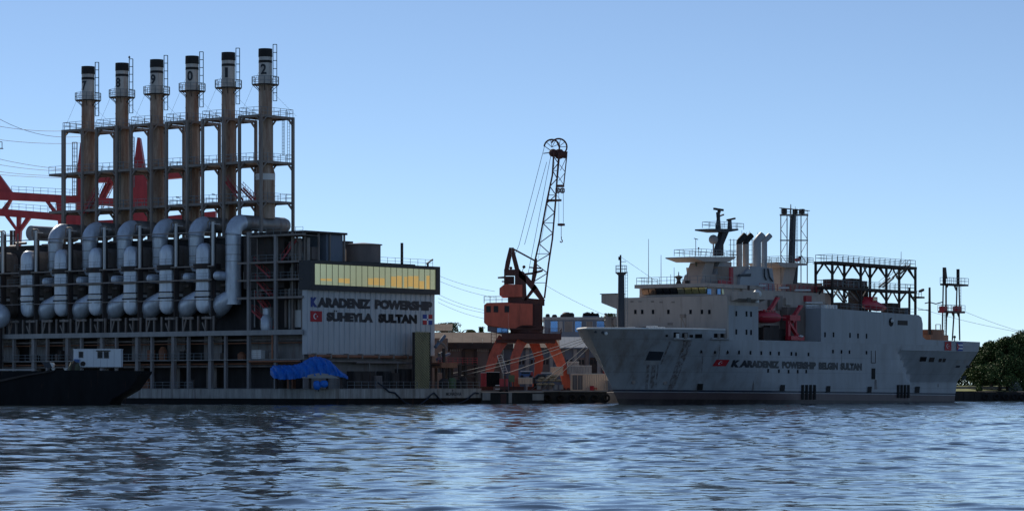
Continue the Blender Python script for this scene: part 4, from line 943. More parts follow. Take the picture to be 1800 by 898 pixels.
# the bay's dark lower opening is a real recess: the hull skin stops at its sill, so a shell plate frames it
# --- deckhouses behind the bay
y8 = -7.4
MB().box(B.x(1305, y8), B.x(1450, y8), y8, 9, bS(1400, 548).z-2, B.S(1400, 513, y8).z).build('deckhouse', 'ship_beige', bs)
y6 = -6.5
MB().box(B.x(1245, y6), B.x(1345, y6), y6, 7, B.S(1300, 530, y6).z, B.S(1300, 506, y6).z).build('deckhouse', 'ship_beige', bs)
MB().rail([(B.x(1335, y8), y8, B.S(1400, 513, y8).z), (B.x(1450, y8), y8, B.S(1400, 513, y8).z)], 1.1, 1.4, .07, 2).build('deck_railing', 'red_steel', bs)
blk('deckhouse_top', 'steel_mid', B.x(1400, -6), B.x(1448, -6), -6, 4, B.S(1420, 514, -6).z, B.S(1420, 500, -6).z)
for k, (px0, px1, py) in enumerate(((1335, 1345, 502), (1398, 1424, 510), (1417, 1445, 532), (1417, 1447, 537), (1417, 1443, 541), (1370, 1386, 506), (1436, 1455, 537))):
    a_, c_ = B.S(px0, py, -8.3), B.S(px1, py, -8.3); MB().tube(a_, c_, .16, 8).build('lit_pipe', 'white_paint', bs)
for px0, px1, py0, py1, m in ((1352, 1360, 527, 540, 'brick_dull'), (1366, 1374, 520, 545, 'steel_mid'), (1415, 1425, 520, 530, 'red_steel'), (1425, 1435, 522, 540, 'ship_beige'), (1380, 1392, 524, 536, 'ship_beige')):
    a_, c_ = B.S(px0, py1, -7.7), B.S(px1, py0, -7.7); blk('wall_locker', m, a_.x, c_.x, -7.9, -7.4, a_.z, c_.z)
# --- wheelhouse mast: split pylon, wide platform, raked mast
ym = -2.
def pm(px, py, y=ym): return B.S(px, py, y)
def bprism(pxs, y0, y1, name, m, yref=None):
    y_ = y0 if yref is None else yref
    poly = [(B.S(a_, c_, y_).x, B.S(a_, c_, y_).z) for a_, c_ in pxs]
    return MB().prism(poly, 'y', y0, y1).build(name, m, bs)
bprism([(1226, 503), (1240, 461), (1256, 461), (1247, 503)], ym, ym+3, 'pylon_leg', 'ship_beige')
bprism([(1249, 503), (1266, 459), (1286, 461), (1286, 503)], ym-.2, ym+3, 'pylon_leg', 'ship_blue')
bprism([(1229, 503), (1236, 482), (1286, 482), (1290, 503)], ym-.4, ym+3.2, 'pylon_base', 'ship_beige')
bprism([(1219, 451), (1294, 451), (1292, 454), (1282, 460), (1238, 460), (1219, 453)], ym-1.5, ym+4, 'mast_platform', 'ship_beige')
zz = pm(1250, 451).z; xa_, xb_ = pm(1220, 451).x, pm(1292, 451).x
MB().rail([(xa_, ym-1.4, zz), (xb_, ym-1.4, zz), (xb_, ym+3.9, zz), (xa_, ym+3.9, zz)], 1.05, 1.6, .06, 1, True).build('platform_railing', 'rail_grey', bs)
bprism([(1260, 450), (1272, 450), (1272, 430), (1282, 406), (1271, 406)], ym, ym+.9, 'raked_mast', 'ship_dark')
bprism([(1250, 402), (1298, 402), (1298, 405), (1281, 408), (1271, 408), (1250, 404.5)], ym-1.2, ym+2, 'radar_platform', 'ship_dark')
zz = pm(1274, 402).z; xa_, xb_ = pm(1251.5, 402).x, pm(1297.5, 402).x
MB().rail([(xa_, ym-1.1, zz), (xb_, ym-1.1, zz), (xb_, ym+1.9, zz), (xa_, ym+1.9, zz)], 1.0, 2, .06, 1, True).build('platform_railing', 'rail_grey', bs)
bprism([(1262, 402), (1267.5, 402), (1266, 385), (1266, 373), (1263, 373), (1264, 385)], ym, ym+.5, 'radar_post', 'ship_dark')
bprism([(1266, 379), (1273, 376), (1273, 378.5), (1266, 381)], ym, ym+.3, 'radar_arm', 'ship_dark')
a_, c_ = pm(1255, 367), pm(1271, 369.5); MB().bar(a_, c_, .3, .35).tube(pm(1264, 374), pm(1264, 369), .3, 8).build('radar_scanner', 'steel_dark', bs)
bprism([(1282, 402), (1287, 402), (1286, 387), (1283, 387)], ym, ym+.4, 'radar_post', 'ship_dark')
MB().bar(pm(1278, 387), pm(1292, 384), .25, .3).build('radar_scanner', 'steel_dark', bs)
q = pm(1254, 421); MB().sphere(q, .8, 16).tube(q, pm(1254, 450), .13, 8).build('satellite_dome', 'stain_pale', bs, 40)
MB().tube(pm(1223, 450), pm(1223, 419), .05, 6).bar(pm(1220, 419), pm(1227, 421), .1).build('wind_sensor', 'steel_dark', bs)
MB().tube(pm(1228, 450), pm(1228, 436), .05, 6).sphere(pm(1228, 436), .15, 6).build('navigation_lamp', 'steel_dark', bs)
fl = thing('pennant', 'tiny dark pennant hanging under the mast platform of the grey ship', 'pennant', B); q = pm(1224, 462); MB().hexa([tuple(q+Vector(d_)) for d_ in ((-.3, 0, -.5), (.3, .05, -.6), (.3, .09, -.6), (-.3, .04, -.5), (-.2, 0, .5), (.35, .05, .3), (.35, .09, .3), (-.2, .04, .5))]).build('cloth', 'olive', fl)
MB().tube(pm(1224, 454), pm(1224, 460), .03, 5).build('halyard', 'steel_mid', fl)
# lattice and pipes of the funnel
bprism([(1290, 500), (1286, 468), (1323, 468), (1323, 512), (1296, 512)], -4.6, 4, 'funnel_casing', 'ship_beige', -5)
bprism([(1298, 512), (1300, 487), (1320, 468), (1346, 470), (1356, 472), (1361, 512)], -5.2, 4, 'funnel_casing', 'ship_blue', -5)
bprism([(1297, 482), (1318, 481), (1317, 486), (1297, 486)], -5.3, -5.1, 'vent_grille', 'ship_dark', -5)
for p0_, p1_ in (((1344, 472), (1347, 492)), ((1350, 472), (1358, 494))): MB().path([B.S(*p0_, -5.4), B.S((p0_[0]+p1_[0])/2-1.5, (p0_[1]+p1_[1])/2+3, -5.4), B.S(*p1_, -5.4)], .13, 6).build('funnel_stripe', 'ship_dark', bs)
b = MB(); b.box(B.x(1263, -4.7), B.x(1284, -4.7), -4.8, -4.6, B.S(1270, 503, -4.7).z, B.S(1270, 492, -4.7).z); b.build('red_panel', 'red_steel', bs)
MB().box(B.x(1285, -5), B.x(1290, -5), -4.9, -4.6, B.S(1288, 500, -5).z, B.S(1288, 470, -5).z).build('red_panel', 'red_steel', bs)
for px, r, pt, m in ((1299.5, .5, 419, 'ship_beige'), (1310.5, .5, 419, 'ship_beige'), (1330.5, .72, 419, 'ship_blue'), (1343.5, .5, 419, 'ship_blue')):
    y_ = -3.4; b0_ = B.S(px, 470, y_); t_ = B.S(px, pt+6, y_)
    b = MB(); sh = Vector((.9, -.5, 0)).normalized()
    b.path([b0_, t_, t_+sh*.5+Vector((0, 0, .55)), t_+sh*1.15+Vector((0, 0, 1.15))], [r, r, r*1.0, r*.98], 16); o = b.build('exhaust_pipe', m, bs, 40)
    if px < 1315: b = MB(); b.path([t_+Vector((0, 0, -.4)), t_+Vector((0, 0, .02)), t_+sh*.5+Vector((0, 0, .57)), t_+sh*1.17+Vector((0, 0, 1.17))], [r+.03]*4, 16); b.build('sooty_hood', 'soot_black', o, 40)
b = MB(); ys_ = -2.2
for px in (1284, 1290, 1307, 1316, 1322, 1334): b.bar(B.S(px, 468, ys_), B.S(px, 412 if px in (1322,) else 420, ys_), .08)
for py in (422, 430, 440, 448, 456, 463): b.bar(B.S(1281, py, ys_), B.S(1336, py, ys_), .06)
b.build('pipe_scaffold', 'rail_grey', bs)
for px, t in ((1304, 405), (1312, 408), (1318, 406), (1332, 408)): apole(px, t, 425, None, -3.4, .05)
MB().rail([B.S(1340, 470, -5), B.S(1356, 471, -5)], 1.3, 1., .05, 2).build('funnel_railing', 'rail_grey', bs)
# --- second mast: pedestal, slim mast in a light lattice cage
yq = -4.
bprism([(1373, 512), (1380, 468), (1402, 468), (1401, 512)], yq, yq+3.2, 'mast_pedestal', 'ship_beige')
bprism([(1392, 512), (1401, 468), (1403, 468), (1401, 512)], yq-.1, yq, 'mast_pedestal_edge', 'ship_dark')
bprism([(1367, 461), (1419, 463), (1419, 466.5), (1404, 467), (1400, 470), (1378, 470), (1370, 466)], yq-1.4, yq+4.5, 'mast_platform', 'ship_beige')
zz = B.S(1393, 463, yq).z; xa_, xb_ = B.x(1372, yq), B.x(1418, yq)
MB().rail([(xa_, yq-1.3, zz), (xb_, yq-1.3, zz), (xb_, yq+4, zz), (xa_, yq+4, zz)], 1.1, 1.6, .06, 2, True).build('platform_railing', 'rail_grey', bs)
bprism([(1391.5, 463), (1397.5, 463), (1399.5, 376), (1395, 376)], yq, yq+.7, 'slim_mast', 'ship_dark')
b = MB()
for px in (1372.5, 1383.5, 1408, 1419): b.bar(B.S(px, 512, yq+.3), B.S(px, 377, yq+.3), .13)
for py in (378, 422.5): b.bar(B.S(1372, py, yq+.3), B.S(1419.5, py, yq+.3), .32 if py < 400 else .22)
for a_ in ((1373, 402, 1384, 382), (1373, 404, 1384, 420), (1373, 445, 1384, 424), (1373, 448, 1384, 464), (1408, 402, 1419, 382), (1408, 404, 1419, 420), (1408, 445, 1419, 424), (1408, 448, 1419, 464), (1387, 380, 1394, 388)): b.bar(B.S(a_[0], a_[1], yq+.3), B.S(a_[2], a_[3], yq+.3), .07)
b.build('mast_cage', 'steel_mid', bs)
MB().ladder(B.S(1401, 463, yq), B.S(1401, 380, yq), (1, 0, 0), .4, .05, .6).build('mast_ladder', 'rail_grey', bs)
zz = B.S(1395, 378, yq).z; xa_, xb_ = B.x(1373, yq), B.x(1420, yq)
MB().rail([(xa_, yq, zz), (xb_, yq, zz)], .9, 1.5, .06, 1).bar((xa_-.5, yq, zz+1), (xb_+.6, yq, zz+1), .12).build('masthead_railing', 'steel_mid', bs)
for px, w_ in ((1380, .7), (1411, .7), (1399, .6)): q = B.S(px, 372, yq); blk('masthead_light', 'steel_dark', q.x-w_/2, q.x+w_/2, yq-.2, yq+.5, q.z-.4, q.z+.45)
apole(1390, 359, 376, None, yq, .12); apole(1398, 363, 374, None, yq, .05)
MB().sphere(B.S(1406, 454, yq-1), .3, 8).tube(B.S(1406, 466, yq-1), B.S(1406, 450, yq-1), .07, 6).bar(B.S(1403, 451, yq-1), B.S(1411, 451, yq-1), .15).build('small_radar', 'steel_dark', bs)
MB().path([B.S(1400, 457, yq-1), B.S(1404, 456, yq-1)], .35, 8).build('red_lamp', 'red_steel', bs)
# --- gantry frame over the after deck
yn, yf = -10., -10+3.3
near = [1463, 1513, 1558, 1609]; 
xs4 = [B.x(p_, yn) for p_ in near]; xw = [xs4[0]]+xs4[1:]
zt_ = B.S(1530, 463.5, yn).z; zm_ = B.S(1530, 507, yn).z; zb_ = B.S(1530, 560, yn).z
gt = MB()
def gbar(p, q, t=.5): return MB().bar(p, q, t).build('gantry_beam', 'steel_dark', bs)
xL = B.x(1437, yf)
for i, x in enumerate(xs4):
    for y in (yn, yf):
        xx = x; MB().box(xx-.18, xx+.18, y-.18, y+.18, zb_-2, zt_-.4).build('gantry_post', 'steel_dark', bs)
        for z in (zt_-.5, zm_-.2):
            b = MB()
            if i < 3: b.bar((xx, y, z-2.0), (xx+2.2, y, z), .2)
            if i > 0: b.bar((xx, y, z-2.0), (xx-2.2, y, z), .2)
            b.bar((xx, y, z-1.8), (xx, y+(1.5 if y == yn else -1.5), z), .25)
            b.build('gantry_brace', 'steel_dark', bs)
for y in (yn, yf):
    for z, t in ((zt_, .55), (zm_, .5)): MB().box(xs4[0]-.3, xs4[-1]+.3, y-.18, y+.18, z-t*.8, z).build('gantry_beam', 'steel_dark', bs)
for i, x in enumerate(xs4):
    for z, t in ((zt_, .5), (zm_, .45)): MB().box(x-.25, x+.25, yn+.25, yf-.25, z-t, z-.02).build('gantry_beam', 'steel_dark', bs)
for z in (zt_, zm_): MB().rail([(xs4[0], yn, z), (xs4[-1], yn, z), (xs4[-1], yf, z), (xs4[0], yf, z)], 1.15, 1.9, .07, 1, True).build('gantry_railing', 'rail_grey', bs)
MB().box(xs4[0], xs4[-1], yn+.25, yf-.25, zt_-.12, zt_-.06).build('gantry_walkway', 'steel_mid', bs)
def stB(a_, c_, y, m='steel_dark'): 
    p, q = B.S(*a_, y), B.S(*c_, y); return stair(p, q, m) and None
def stair_b(a_, c_, y):
    p, q = B.S(*a_, y), B.S(*c_, y); b = MB()
    for s_ in (-.4, .4):
        o_ = Vector((0, s_, 0)); b.bar(p+o_, q+o_, .1, .3).bar(p+o_+Vector((0, 0, 1)), q+o_+Vector((0, 0, 1)), .06)
    n = int((q-p).length/.45)
    for k in range(n): o_ = p.lerp(q, (k+.5)/n); b.box(o_.x-.14, o_.x+.14, o_.y-.4, o_.y+.4, o_.z-.03, o_.z+.03)
    b.build('stair', 'steel_mid', bs)
stair_b((1548, 505), (1568, 488), -8.3); stair_b((1572, 488), (1596, 466), -8.3); stair_b((1470, 512), (1485, 530), -8.3); stair_b((1490, 512), (1506, 530), -8.3)
apole(1584, 442, 462, None, yn, .06); 
# machinery between the posts
for px0, px1, py0, py1, y, m in ((1464, 1524, 494, 503, -6.2, 'crane_dark'), (1498, 1512, 490, 497, -6.2, 'steel_dark'), (1508, 1526, 503, 545, -6.2, 'steel_dark'), (1400, 1445, 499, 512, -3., 'steel_mid'), (1480, 1494, 532, 548, -8.5, 'roof_brown'), (1494, 1510, 534, 548, -8.5, 'brick_dull'), (1566, 1578, 533, 552, -8.5, 'steel_dark'), (1578, 1590, 542, 552, -8.5, 'roof_brown'), (1594, 1600, 541, 555, -9, 'blue_grey_wall'), (1446, 1462, 515, 535, -5, 'ship_beige'), (1453, 1475, 536, 545, -7, 'white_paint')):
    a_, c_ = B.S(px0, py1, y), B.S(px1, py0, y); b = MB(); b.box(a_.x, c_.x, y, y+2, a_.z-.5, c_.z); b.box(a_.x+.1, a_.x+.3, y-.1, y, a_.z, c_.z); b.box(c_.x-.3, c_.x-.1, y-.1, y, a_.z, c_.z); b.build('deck_machinery', m, bs)
p0_ = B.S(1523, 546, -10.6); p1_ = B.S(1566, 546, -10.6)
rb = thing('rescue_boat', 'small red rescue boat lying on deck under the frame at the right of the ship', 'boat', B)
v, f = [], []; L2 = (p1_.x-p0_.x)/2; cx = (p0_.x+p1_.x)/2
for i in range(N1+1):
    t = -1+2*i/N1; s_ = max(.03, (1-abs(t)**2.6))**.7; up = (.85-.55*t) 
    for j in range(N2):
        p_ = 2*math.pi*j/N2; v.append((cx+t*L2, -9.6+1.1*s_*math.cos(p_), p0_.z+.9+(.8*s_*math.sin(p_) if math.sin(p_) < 0 else 1.25*up*s_*math.sin(p_))-.25*t))
f = [(i*N2+j, i*N2+(j+1) % N2, (i+1)*N2+(j+1) % N2, (i+1)*N2+j) for i in range(N1) for j in range(N2)]
MB().add(v, f).build('hull', 'boat_red', rb, 60); MB().box(cx-L2*.5, cx-L2*.1, -10.6, -8.8, p0_.z+1.7, p0_.z+2.5).build('cabin', 'boat_red', rb); MB().box(cx-L2*.45, cx-L2*.15, -10.65, -10.6, p0_.z+1.9, p0_.z+2.3).build('window', 'glass_pale', rb)
MB().rail([(xs4[0], -11.7, z541), (xs1-2, -11.7, z555)], 1.0, 2, .05, 1).build('deck_railing', 'rail_grey', bs)
for k in range(5):
    px = 1447+k*5+random.random(); q = B.S(px, 541, -11.2); MB().box(q.x-.3, q.x+.3, -11.5, -10.9, q.z-.2, q.z+.5).build('deck_fitting', 'white_paint', bs)
# --- aft posts and twin tower
apole(1634, 505, 597, None, -9, .32, 'stern_post', 'steel_dark'); 
q = B.S(1598.5, 552, -11); MB().tube(q, B.S(1598.5, 505, -11), .22, 8).build('stern_post', 'steel_dark', bs)
MB().box(B.x(1610, -11), B.x(1621, -11), -11.5, -10, B.S(1612, 524, -11).z, B.S(1612, 521, -11).z).bar(B.S(1617, 512, -11), B.S(1623, 509, -11), .4).build('light_bracket', 'steel_dark', bs)
MB().rail([B.S(1610, 521, -11), B.S(1620, 521, -11)], 1., 1., .06).build('light_railing', 'rail_grey', bs)
b = MB(); b.path([B.S(1626, 533, -9), B.S(1634, 531, -9), B.S(1645, 534, -9), B.S(1656, 531, -9)], .1, 6); b.bar(B.S(1614, 544, -9), B.S(1634, 545, -9), .12); b.build('cable', 'steel_dark', bs)
yt_ = -8.5; tw = MB()
for a_ in ((1656, 598, 1658, 505), (1658, 505, 1660, 470), (1664, 490, 1662, 470), (1663, 590, 1664, 545), (1681, 545, 1683, 473), (1687, 545, 1685, 473), (1663, 545, 1663, 500), (1687, 598, 1686, 550), (1674, 598, 1677, 550), (1664, 505, 1667, 499), (1681, 510, 1677, 500), (1664, 557, 1666, 550), (1677, 557, 1674, 550), (1686, 557, 1683, 550)): tw.bar(B.S(a_[0], a_[1], yt_), B.S(a_[2], a_[3], yt_), .24 if a_[1] < 560 and a_[3] > 480 else .2)
for a_ in ((1660, 470, 500, .5), (1684, 473, 500, .45)): tw.bar(B.S(a_[0], a_[2], yt_), B.S(a_[0], a_[1], yt_), a_[3])
tw.build('twin_tower', 'steel_dark', bs)
for py, pxa, pxb in ((498, 1661, 1694), (546, 1657, 1688)):
    a_, c_ = B.S(pxa, py, yt_), B.S(pxb, py, yt_); MB().box(a_.x, c_.x, yt_-1, yt_+1, a_.z-.35, a_.z).build('tower_platform', 'steel_dark' if py < 500 else 'crane_dark', bs); MB().rail([(a_.x, yt_-1, a_.z), (c_.x, yt_-1, a_.z), (c_.x, yt_+1, a_.z), (a_.x, yt_+1, a_.z)], 1.1, 1.4, .06, 1, True).build('platform_railing', 'rail_grey', bs)
for px in (1659, 1683): q = B.S(px, 546, yt_); blk('tower_bracket', 'red_steel', q.x-.9, q.x+.6, yt_-.5, yt_+.5, q.z-.4, q.z+.8)
MB().ladder(B.S(1688, 545, yt_), B.S(1688, 500, yt_), (1, 0, 0), .5, .06, .5).ladder(B.S(1661, 597, yt_-.6), B.S(1661, 548, yt_-.6), (1, 0, 0), .5, .06, .5).build('tower_ladder', 'rail_grey', bs)
a_, c_ = B.S(1636, 597, -9.5), B.S(1667, 586, -9.5); b = MB(); b.box(a_.x, c_.x, -9.5, -7, a_.z-1, c_.z-.3); b.box(B.x(1641, -9.5), B.x(1661, -9.5), -9.3, -7.2, c_.z-.3, B.S(1650, 579, -9.5).z); b.bar(B.S(1645, 579, -9), B.S(1645, 570, -9), .12).bar(B.S(1653, 579, -9), B.S(1653, 570, -9), .12).bar(B.S(1645, 570, -9), B.S(1653, 570, -9), .1); b.build('stern_winch', 'pipe_rust', bs)
q = B.S(1678, 592, -10); MB().sphere(q, .28, 8).tube(q, q-Vector((0, 0, 1.2)), .1, 6).build('stern_lamp', 'steel_dark', bs)
# --- the air whip and stays
MB().tube((fx, fy, fm(452)), bE(1162, 500, xb1), .025, 5).build('stay_wire', 'steel_mid', bs)
# ------------------------------------------------------------------ harbour crane
CY = 503.
cr = thing('harbour_crane', 'tall rusty red portal crane with dark lattice jib and hanging hook on the quay', 'crane', loc=at(925, 688, CY)*1)
CO = at(925, 688, CY)
def c3(px, py, d=0.): return at(px, py, CY+d)*1-Vector((0, 0, 0))-CO+Vector((0, 0, 0))
def leg(pts, w0, w1, m='crane_red'):
    P_ = [c3(*p) for p in pts]; n = len(P_); b = MB(); vs = []
    for i, p in enumerate(P_):
        d = (P_[min(i+1, n-1)]-P_[max(i-1, 0)]).normalized(); a_ = d.cross(Vector((0, 1, 0))).normalized(); w_ = w0+(w1-w0)*i/(n-1)
        vs.append([p-a_*w_/2-Vector((0, w_/2, 0)), p+a_*w_/2-Vector((0, w_/2, 0)), p+a_*w_/2+Vector((0, w_/2, 0)), p-a_*w_/2+Vector((0, w_/2, 0))])
    for a_, c_ in zip(vs, vs[1:]): b.hexa(a_+c_)
    return b.build('leg', m, cr)
leg([(886, 594, -2), (878, 606, -3), (868, 626, -4), (861, 648, -5), (857, 684, -5)], 2.1, 1.35)
leg([(923, 592, -2), (914, 606, -4), (905, 629, -5.5), (904, 655, -6), (908, 686, -6)], 1.85, 1.25)
leg([(934, 592, 3), (941, 608, 5), (948, 630, 6), (946, 655, 6), (941, 684, 6)], 1.85, 1.25)
leg([(964, 594, 2), (974, 612, 3), (984, 634, 4), (992, 656, 4), (998, 684, 4)], 2.1, 1.4)
for px, d in ((854, -5), (908, -6), (940, 6), (999, 4)):
    q = c3(px, 684, d); b = MB().box(q.x-1.3, q.x+1.3, q.y-.7, q.y+.7, -.0, .9)
    for k in (-.8, 0, .8): b.path([(q.x+k, q.y-.8, .35), (q.x+k, q.y+.8, .35)], .35, 10)
    b.build('bogie', 'crane_dark', cr)
p0, p1 = c3(882, 594), c3(986, 588)
b = MB().box(p0.x, p1.x, -5, 5, p0.z-.3, p1.z+.1).box(p0.x-1, p1.x-1, -4, 4, p0.z-.9, p0.z-.3); b.build('portal_deck', 'crane_dark', cr)
MB().rail([(p0.x, -5, p1.z), (p1.x, -5, p1.z), (p1.x, 5, p1.z), (p0.x, 5, p1.z)], 1.0, 2.2, .06, 1, True).build('deck_railing', 'crane_dark', cr)
cx = c3(926, 590).x
MB().lathe([(3.6, c3(926, 592).z), (3.6, c3(926, 586).z), (2.9, c3(926, 585).z), (2.9, c3(926, 577).z), (3.4, c3(926, 575).z)], (cx, 0, 0), 24).build('slewing_ring', 'crane_dark', cr, 40)
# machine house
def cprism(pts, d0, d1, name, m):
    poly = [(c3(px, py).x, c3(px, py).z) for px, py in pts]; return MB().prism(poly, 'y', d0, d1).build(name, m, cr)
h1 = cprism([(851, 537), (856, 533), (894, 532), (894, 578), (857, 572), (851, 567)], -3.2, 3, 'machine_house', 'crane_red')
cprism([(894.1, 533), (936, 535), (936, 572), (916, 572), (905, 578), (894.1, 578)], -3.0, 2.8, 'machine_house', 'crane_red')
cprism([(936.1, 536), (953, 537), (953, 574), (936.1, 573)], -2.6, 2.6, 'winch_bay', 'crane_dark')
cprism([(903, 573), (955, 573), (955, 580), (895, 580)], -2.9, 2.9, 'house_floor', 'crane_dark')
me_w = MB().box(-.35, .35, -.06, .02, -.5, .5).mesh('window', 'glass_dark')
for px, py in ((859, 544), (872, 544), (891, 544)): q = c3(px, py); o = link(me_w, 'window', h1, (q.x, -3.2, q.z)); MB().box(-.42, .42, -.03, .0, -.58, -.5).box(-.42, .42, -.03, 0, .5, .58).box(-.42, -.35, -.03, 0, -.5, .5).box(.35, .42, -.03, 0, -.5, .5).build('frame', 'crane_dark', h1, loc=(q.x, -3.21, q.z))
q = c3(941, 545); MB().box(q.x-.1, q.x+.1, -2.8, -2.6, c3(0, 573).z, c3(0, 537).z).build('ladder_post', 'crane_dark', cr)
MB().ladder((c3(950, 573).x, -2.8, c3(0, 573).z), (c3(950, 537).x, -2.8, c3(0, 537).z), (1, 0, 0), .6, .08, .5).build('ladder', 'crane_dark', cr)
a_, c_ = c3(851, 533), c3(893, 532); MB().rail([(a_.x, -3.1, a_.z), (c_.x, -3.1, c_.z), (c_.x, 2.9, c_.z), (a_.x, 2.9, a_.z)], 1.15, 1.2, .055, 1, True).build('roof_railing', 'rail_grey', cr)
cb = cprism([(857, 573), (894, 579), (894, 590), (857, 582)], -2.2, 1.2, 'operator_cab', 'blue_grey_wall')
q0, q1 = c3(874, 584), c3(892, 577); MB().box(q0.x, q1.x, -2.28, -2.2, q0.z, q1.z).build('window', 'sky_glass', cb)
# upper machinery and A-frame
cprism([(878, 507), (887, 500), (918, 501), (918, 522), (884, 523), (878, 518)], -2.2, 2.2, 'winch_house', 'crane_red')
cprism([(893, 521), (957, 527), (957, 537), (893, 534)], -1.8, 1.8, 'slewing_frame', 'crane_dark')
for d in (-1.9, 1.2):
    cprism([(895, 436), (899.5, 436), (899.2, 450), (894.5, 473), (886.5, 474), (889, 460)], d, d+.7, 'a_frame_limb', 'crane_dark')
    cprism([(899.6, 436), (903, 436), (913, 474), (905, 473.5), (899.3, 450)], d, d+.7, 'a_frame_limb', 'crane_dark')
    cprism([(886, 474.2), (914, 474.2), (918, 482), (918, 484), (886, 484)], d, d+.7, 'a_frame_plate', 'crane_dark')
    cprism([(905, 484.2), (918, 484.2), (918, 501), (905, 501)], d, d+.7, 'a_frame_plate', 'crane_dark'); cprism([(886, 484.2), (889, 484.2), (889, 501), (886, 501)], d, d+.7, 'a_frame_plate', 'crane_dark')
    cprism([(912, 476), (920, 478), (944, 505), (958, 528), (950, 528), (937, 512), (925, 498), (912, 487)], d, d+.7, 'strut', 'crane_dark')
    cprism([(918, 482), (924, 486), (926, 528), (918, 528)], d, d+.6, 'strut', 'crane_dark')
    cprism([(940, 500), (944, 505), (924, 530), (919, 530)], d, d+.5, 'strut', 'crane_dark')
cprism([(888, 486), (904, 486), (904, 499), (888, 499)], -1.1, 1.1, 'winch_drum', 'crane_dark')
cprism([(875, 487), (887, 486), (887, 489), (875, 489)], -1, 1, 'walkway', 'crane_dark'); cprism([(882, 494), (888, 494), (888, 495.5), (882, 495.5)], -1, 1, 'walkway', 'crane_dark')
cprism([(920, 481), (935, 479), (954, 474), (954, 477), (936, 482), (921, 483)], -1.2, 1.2, 'walkway', 'crane_dark'); cprism([(930, 469), (951, 471), (951, 472.5), (930, 470.5)], -1, 1, 'walkway', 'crane_dark')
# lattice jib
Lc = [(935, 497), (940, 460), (949, 420), (961, 355), (971, 308), (973.6, 268)]
Rc = [(957, 524), (964, 466), (971, 420), (976.5, 355), (980, 303), (982.5, 270)]
def alongc(ch, py):
    for (x0, y0), (x1, y1) in zip(ch, ch[1:]):
        if y1 <= py <= y0: t = (py-y0)/(y1-y0); return (x0+(x1-x0)*t, py)
    return ch[-1]
jb = MB()
for d in (-1.1, 1.1):
    for ch in (Lc, Rc):
        for p, q in zip(ch, ch[1:]): jb.bar(c3(*p, d), c3(*q, d), .3)
jb.build('jib_chord', 'crane_dark', cr)
jl = MB(); py = 497; k = 0
ys = [497, 480, 462, 446, 428, 410, 392, 374, 358, 343, 328, 314, 300, 287, 275]
for d in (-1.1, 1.1):
    for i in range(len(ys)-1):
        a_, c_ = alongc(Lc, ys[i]), alongc(Rc, ys[i+1]); a2, c2 = alongc(Rc, ys[i]), alongc(Lc, ys[i+1])
        if i % 2 == 0: jl.bar(c3(*a_, d), c3(*c_, d), .16)
        else: jl.bar(c3(*a2, d), c3(*c2, d), .16)
        if i % 3 == 0: jl.bar(c3(*a_, d), c3(*a2, d), .11)
for i in range(len(ys)-1):
    for ch in (Lc, Rc):
        a_, c_ = alongc(ch, ys[i]), alongc(ch, ys[i+1]); s_ = -1.1 if i % 2 else 1.1
        jl.bar(c3(*a_, s_), c3(*c_, -s_), .1); jl.bar(c3(*a_, -1.1), c3(*a_, 1.1), .1)
jl.build('jib_lacing', 'crane_dark', cr)
MB().ladder(c3(946, 455, 0), c3(975, 285, 0), (0, 1, 0), .5, .05, .7).build('jib_ladder', 'steel_mid', cr)
# head: two sheave arcs, drop frame and sheaves
b = MB()
def carc(cx_, cy_, r, t0, t1, d, t=.28, sp=True):
    pts = [c3(cx_+r*math.cos(R(t0+(t1-t0)*k/10)), cy_-r*math.sin(R(t0+(t1-t0)*k/10)), d) for k in range(11)]
    for p, q in zip(pts, pts[1:]): b.bar(p, q, t)
    if sp:
        for k in (2, 4, 6, 8): b.bar(c3(cx_, cy_, d), pts[k], .1)
carc(970, 259, 13.5, -15, 175, -1.2); carc(982, 258.5, 14.5, -35, 150, 1.2)
b.bar(c3(970, 269), c3(997, 273), .8, 1.2); b.sphere(c3(972, 269), .75, 10); b.sphere(c3(983, 271), .95, 10)
b.bar(c3(955, 270), c3(970, 268), .15); b.bar(c3(957, 257), c3(971, 267), .12)
b.build('jib_head', 'crane_dark', cr)
b = MB()
for d in (-.8, .8):
    b.bar(c3(996.5, 272, d), c3(991, 325, d), .2).bar(c3(984, 272, d), c3(979, 325, d), .17)
    for a_ in ((996, 276, 985, 300), (984, 290, 994, 303), (994, 303, 982, 318), (981, 310, 991, 325)): b.bar(c3(a_[0], a_[1], d), c3(a_[2], a_[3], d), .1)
b.bar(c3(978, 327), c3(992, 327), .35, .45)
b.build('drop_frame', 'crane_dark', cr)
me_s = MB()
me_s.path([(0, -.2, 0), (0, .2, 0)], .18, 8)
pts = arc((0, 0, 0), (1, 0, 0), (0, 0, 1), .38, 16, 0, 2*math.pi)
for p, q in zip(pts, pts[1:]): me_s.bar(p, q, .14, .3)
for k in range(0, 16, 4): me_s.bar((0, 0, 0), pts[k], .08)
me_s = me_s.mesh('sheave', 'crane_dark')
for px in (980.5, 988.5): link(me_s, 'sheave', cr, c3(px, 335))
cprism([(962, 351), (987, 351), (987, 353.5), (962, 354.5)], -.9, .9, 'jib_platform', 'crane_dark')
b = MB()
for px in (982.3, 990.2): b.bar(c3(px, 336), c3(px, 393), .07)
b.bar(c3(978, 343), c3(987, 353), .06); b.build('hoist_rope', 'steel_dark', cr)
b = MB().path([c3(980, 395), c3(984, 395), c3(988, 395), c3(993, 395)], [.1, .25, .25, .1], 10).bar(c3(980, 395), c3(993, 395), .3, .4).bar(c3(986.5, 396), c3(986.5, 418), .1).box(c3(986, 419).x, c3(987.5, 419).x, -.15, .15, c3(0, 420).z, c3(0, 416).z)
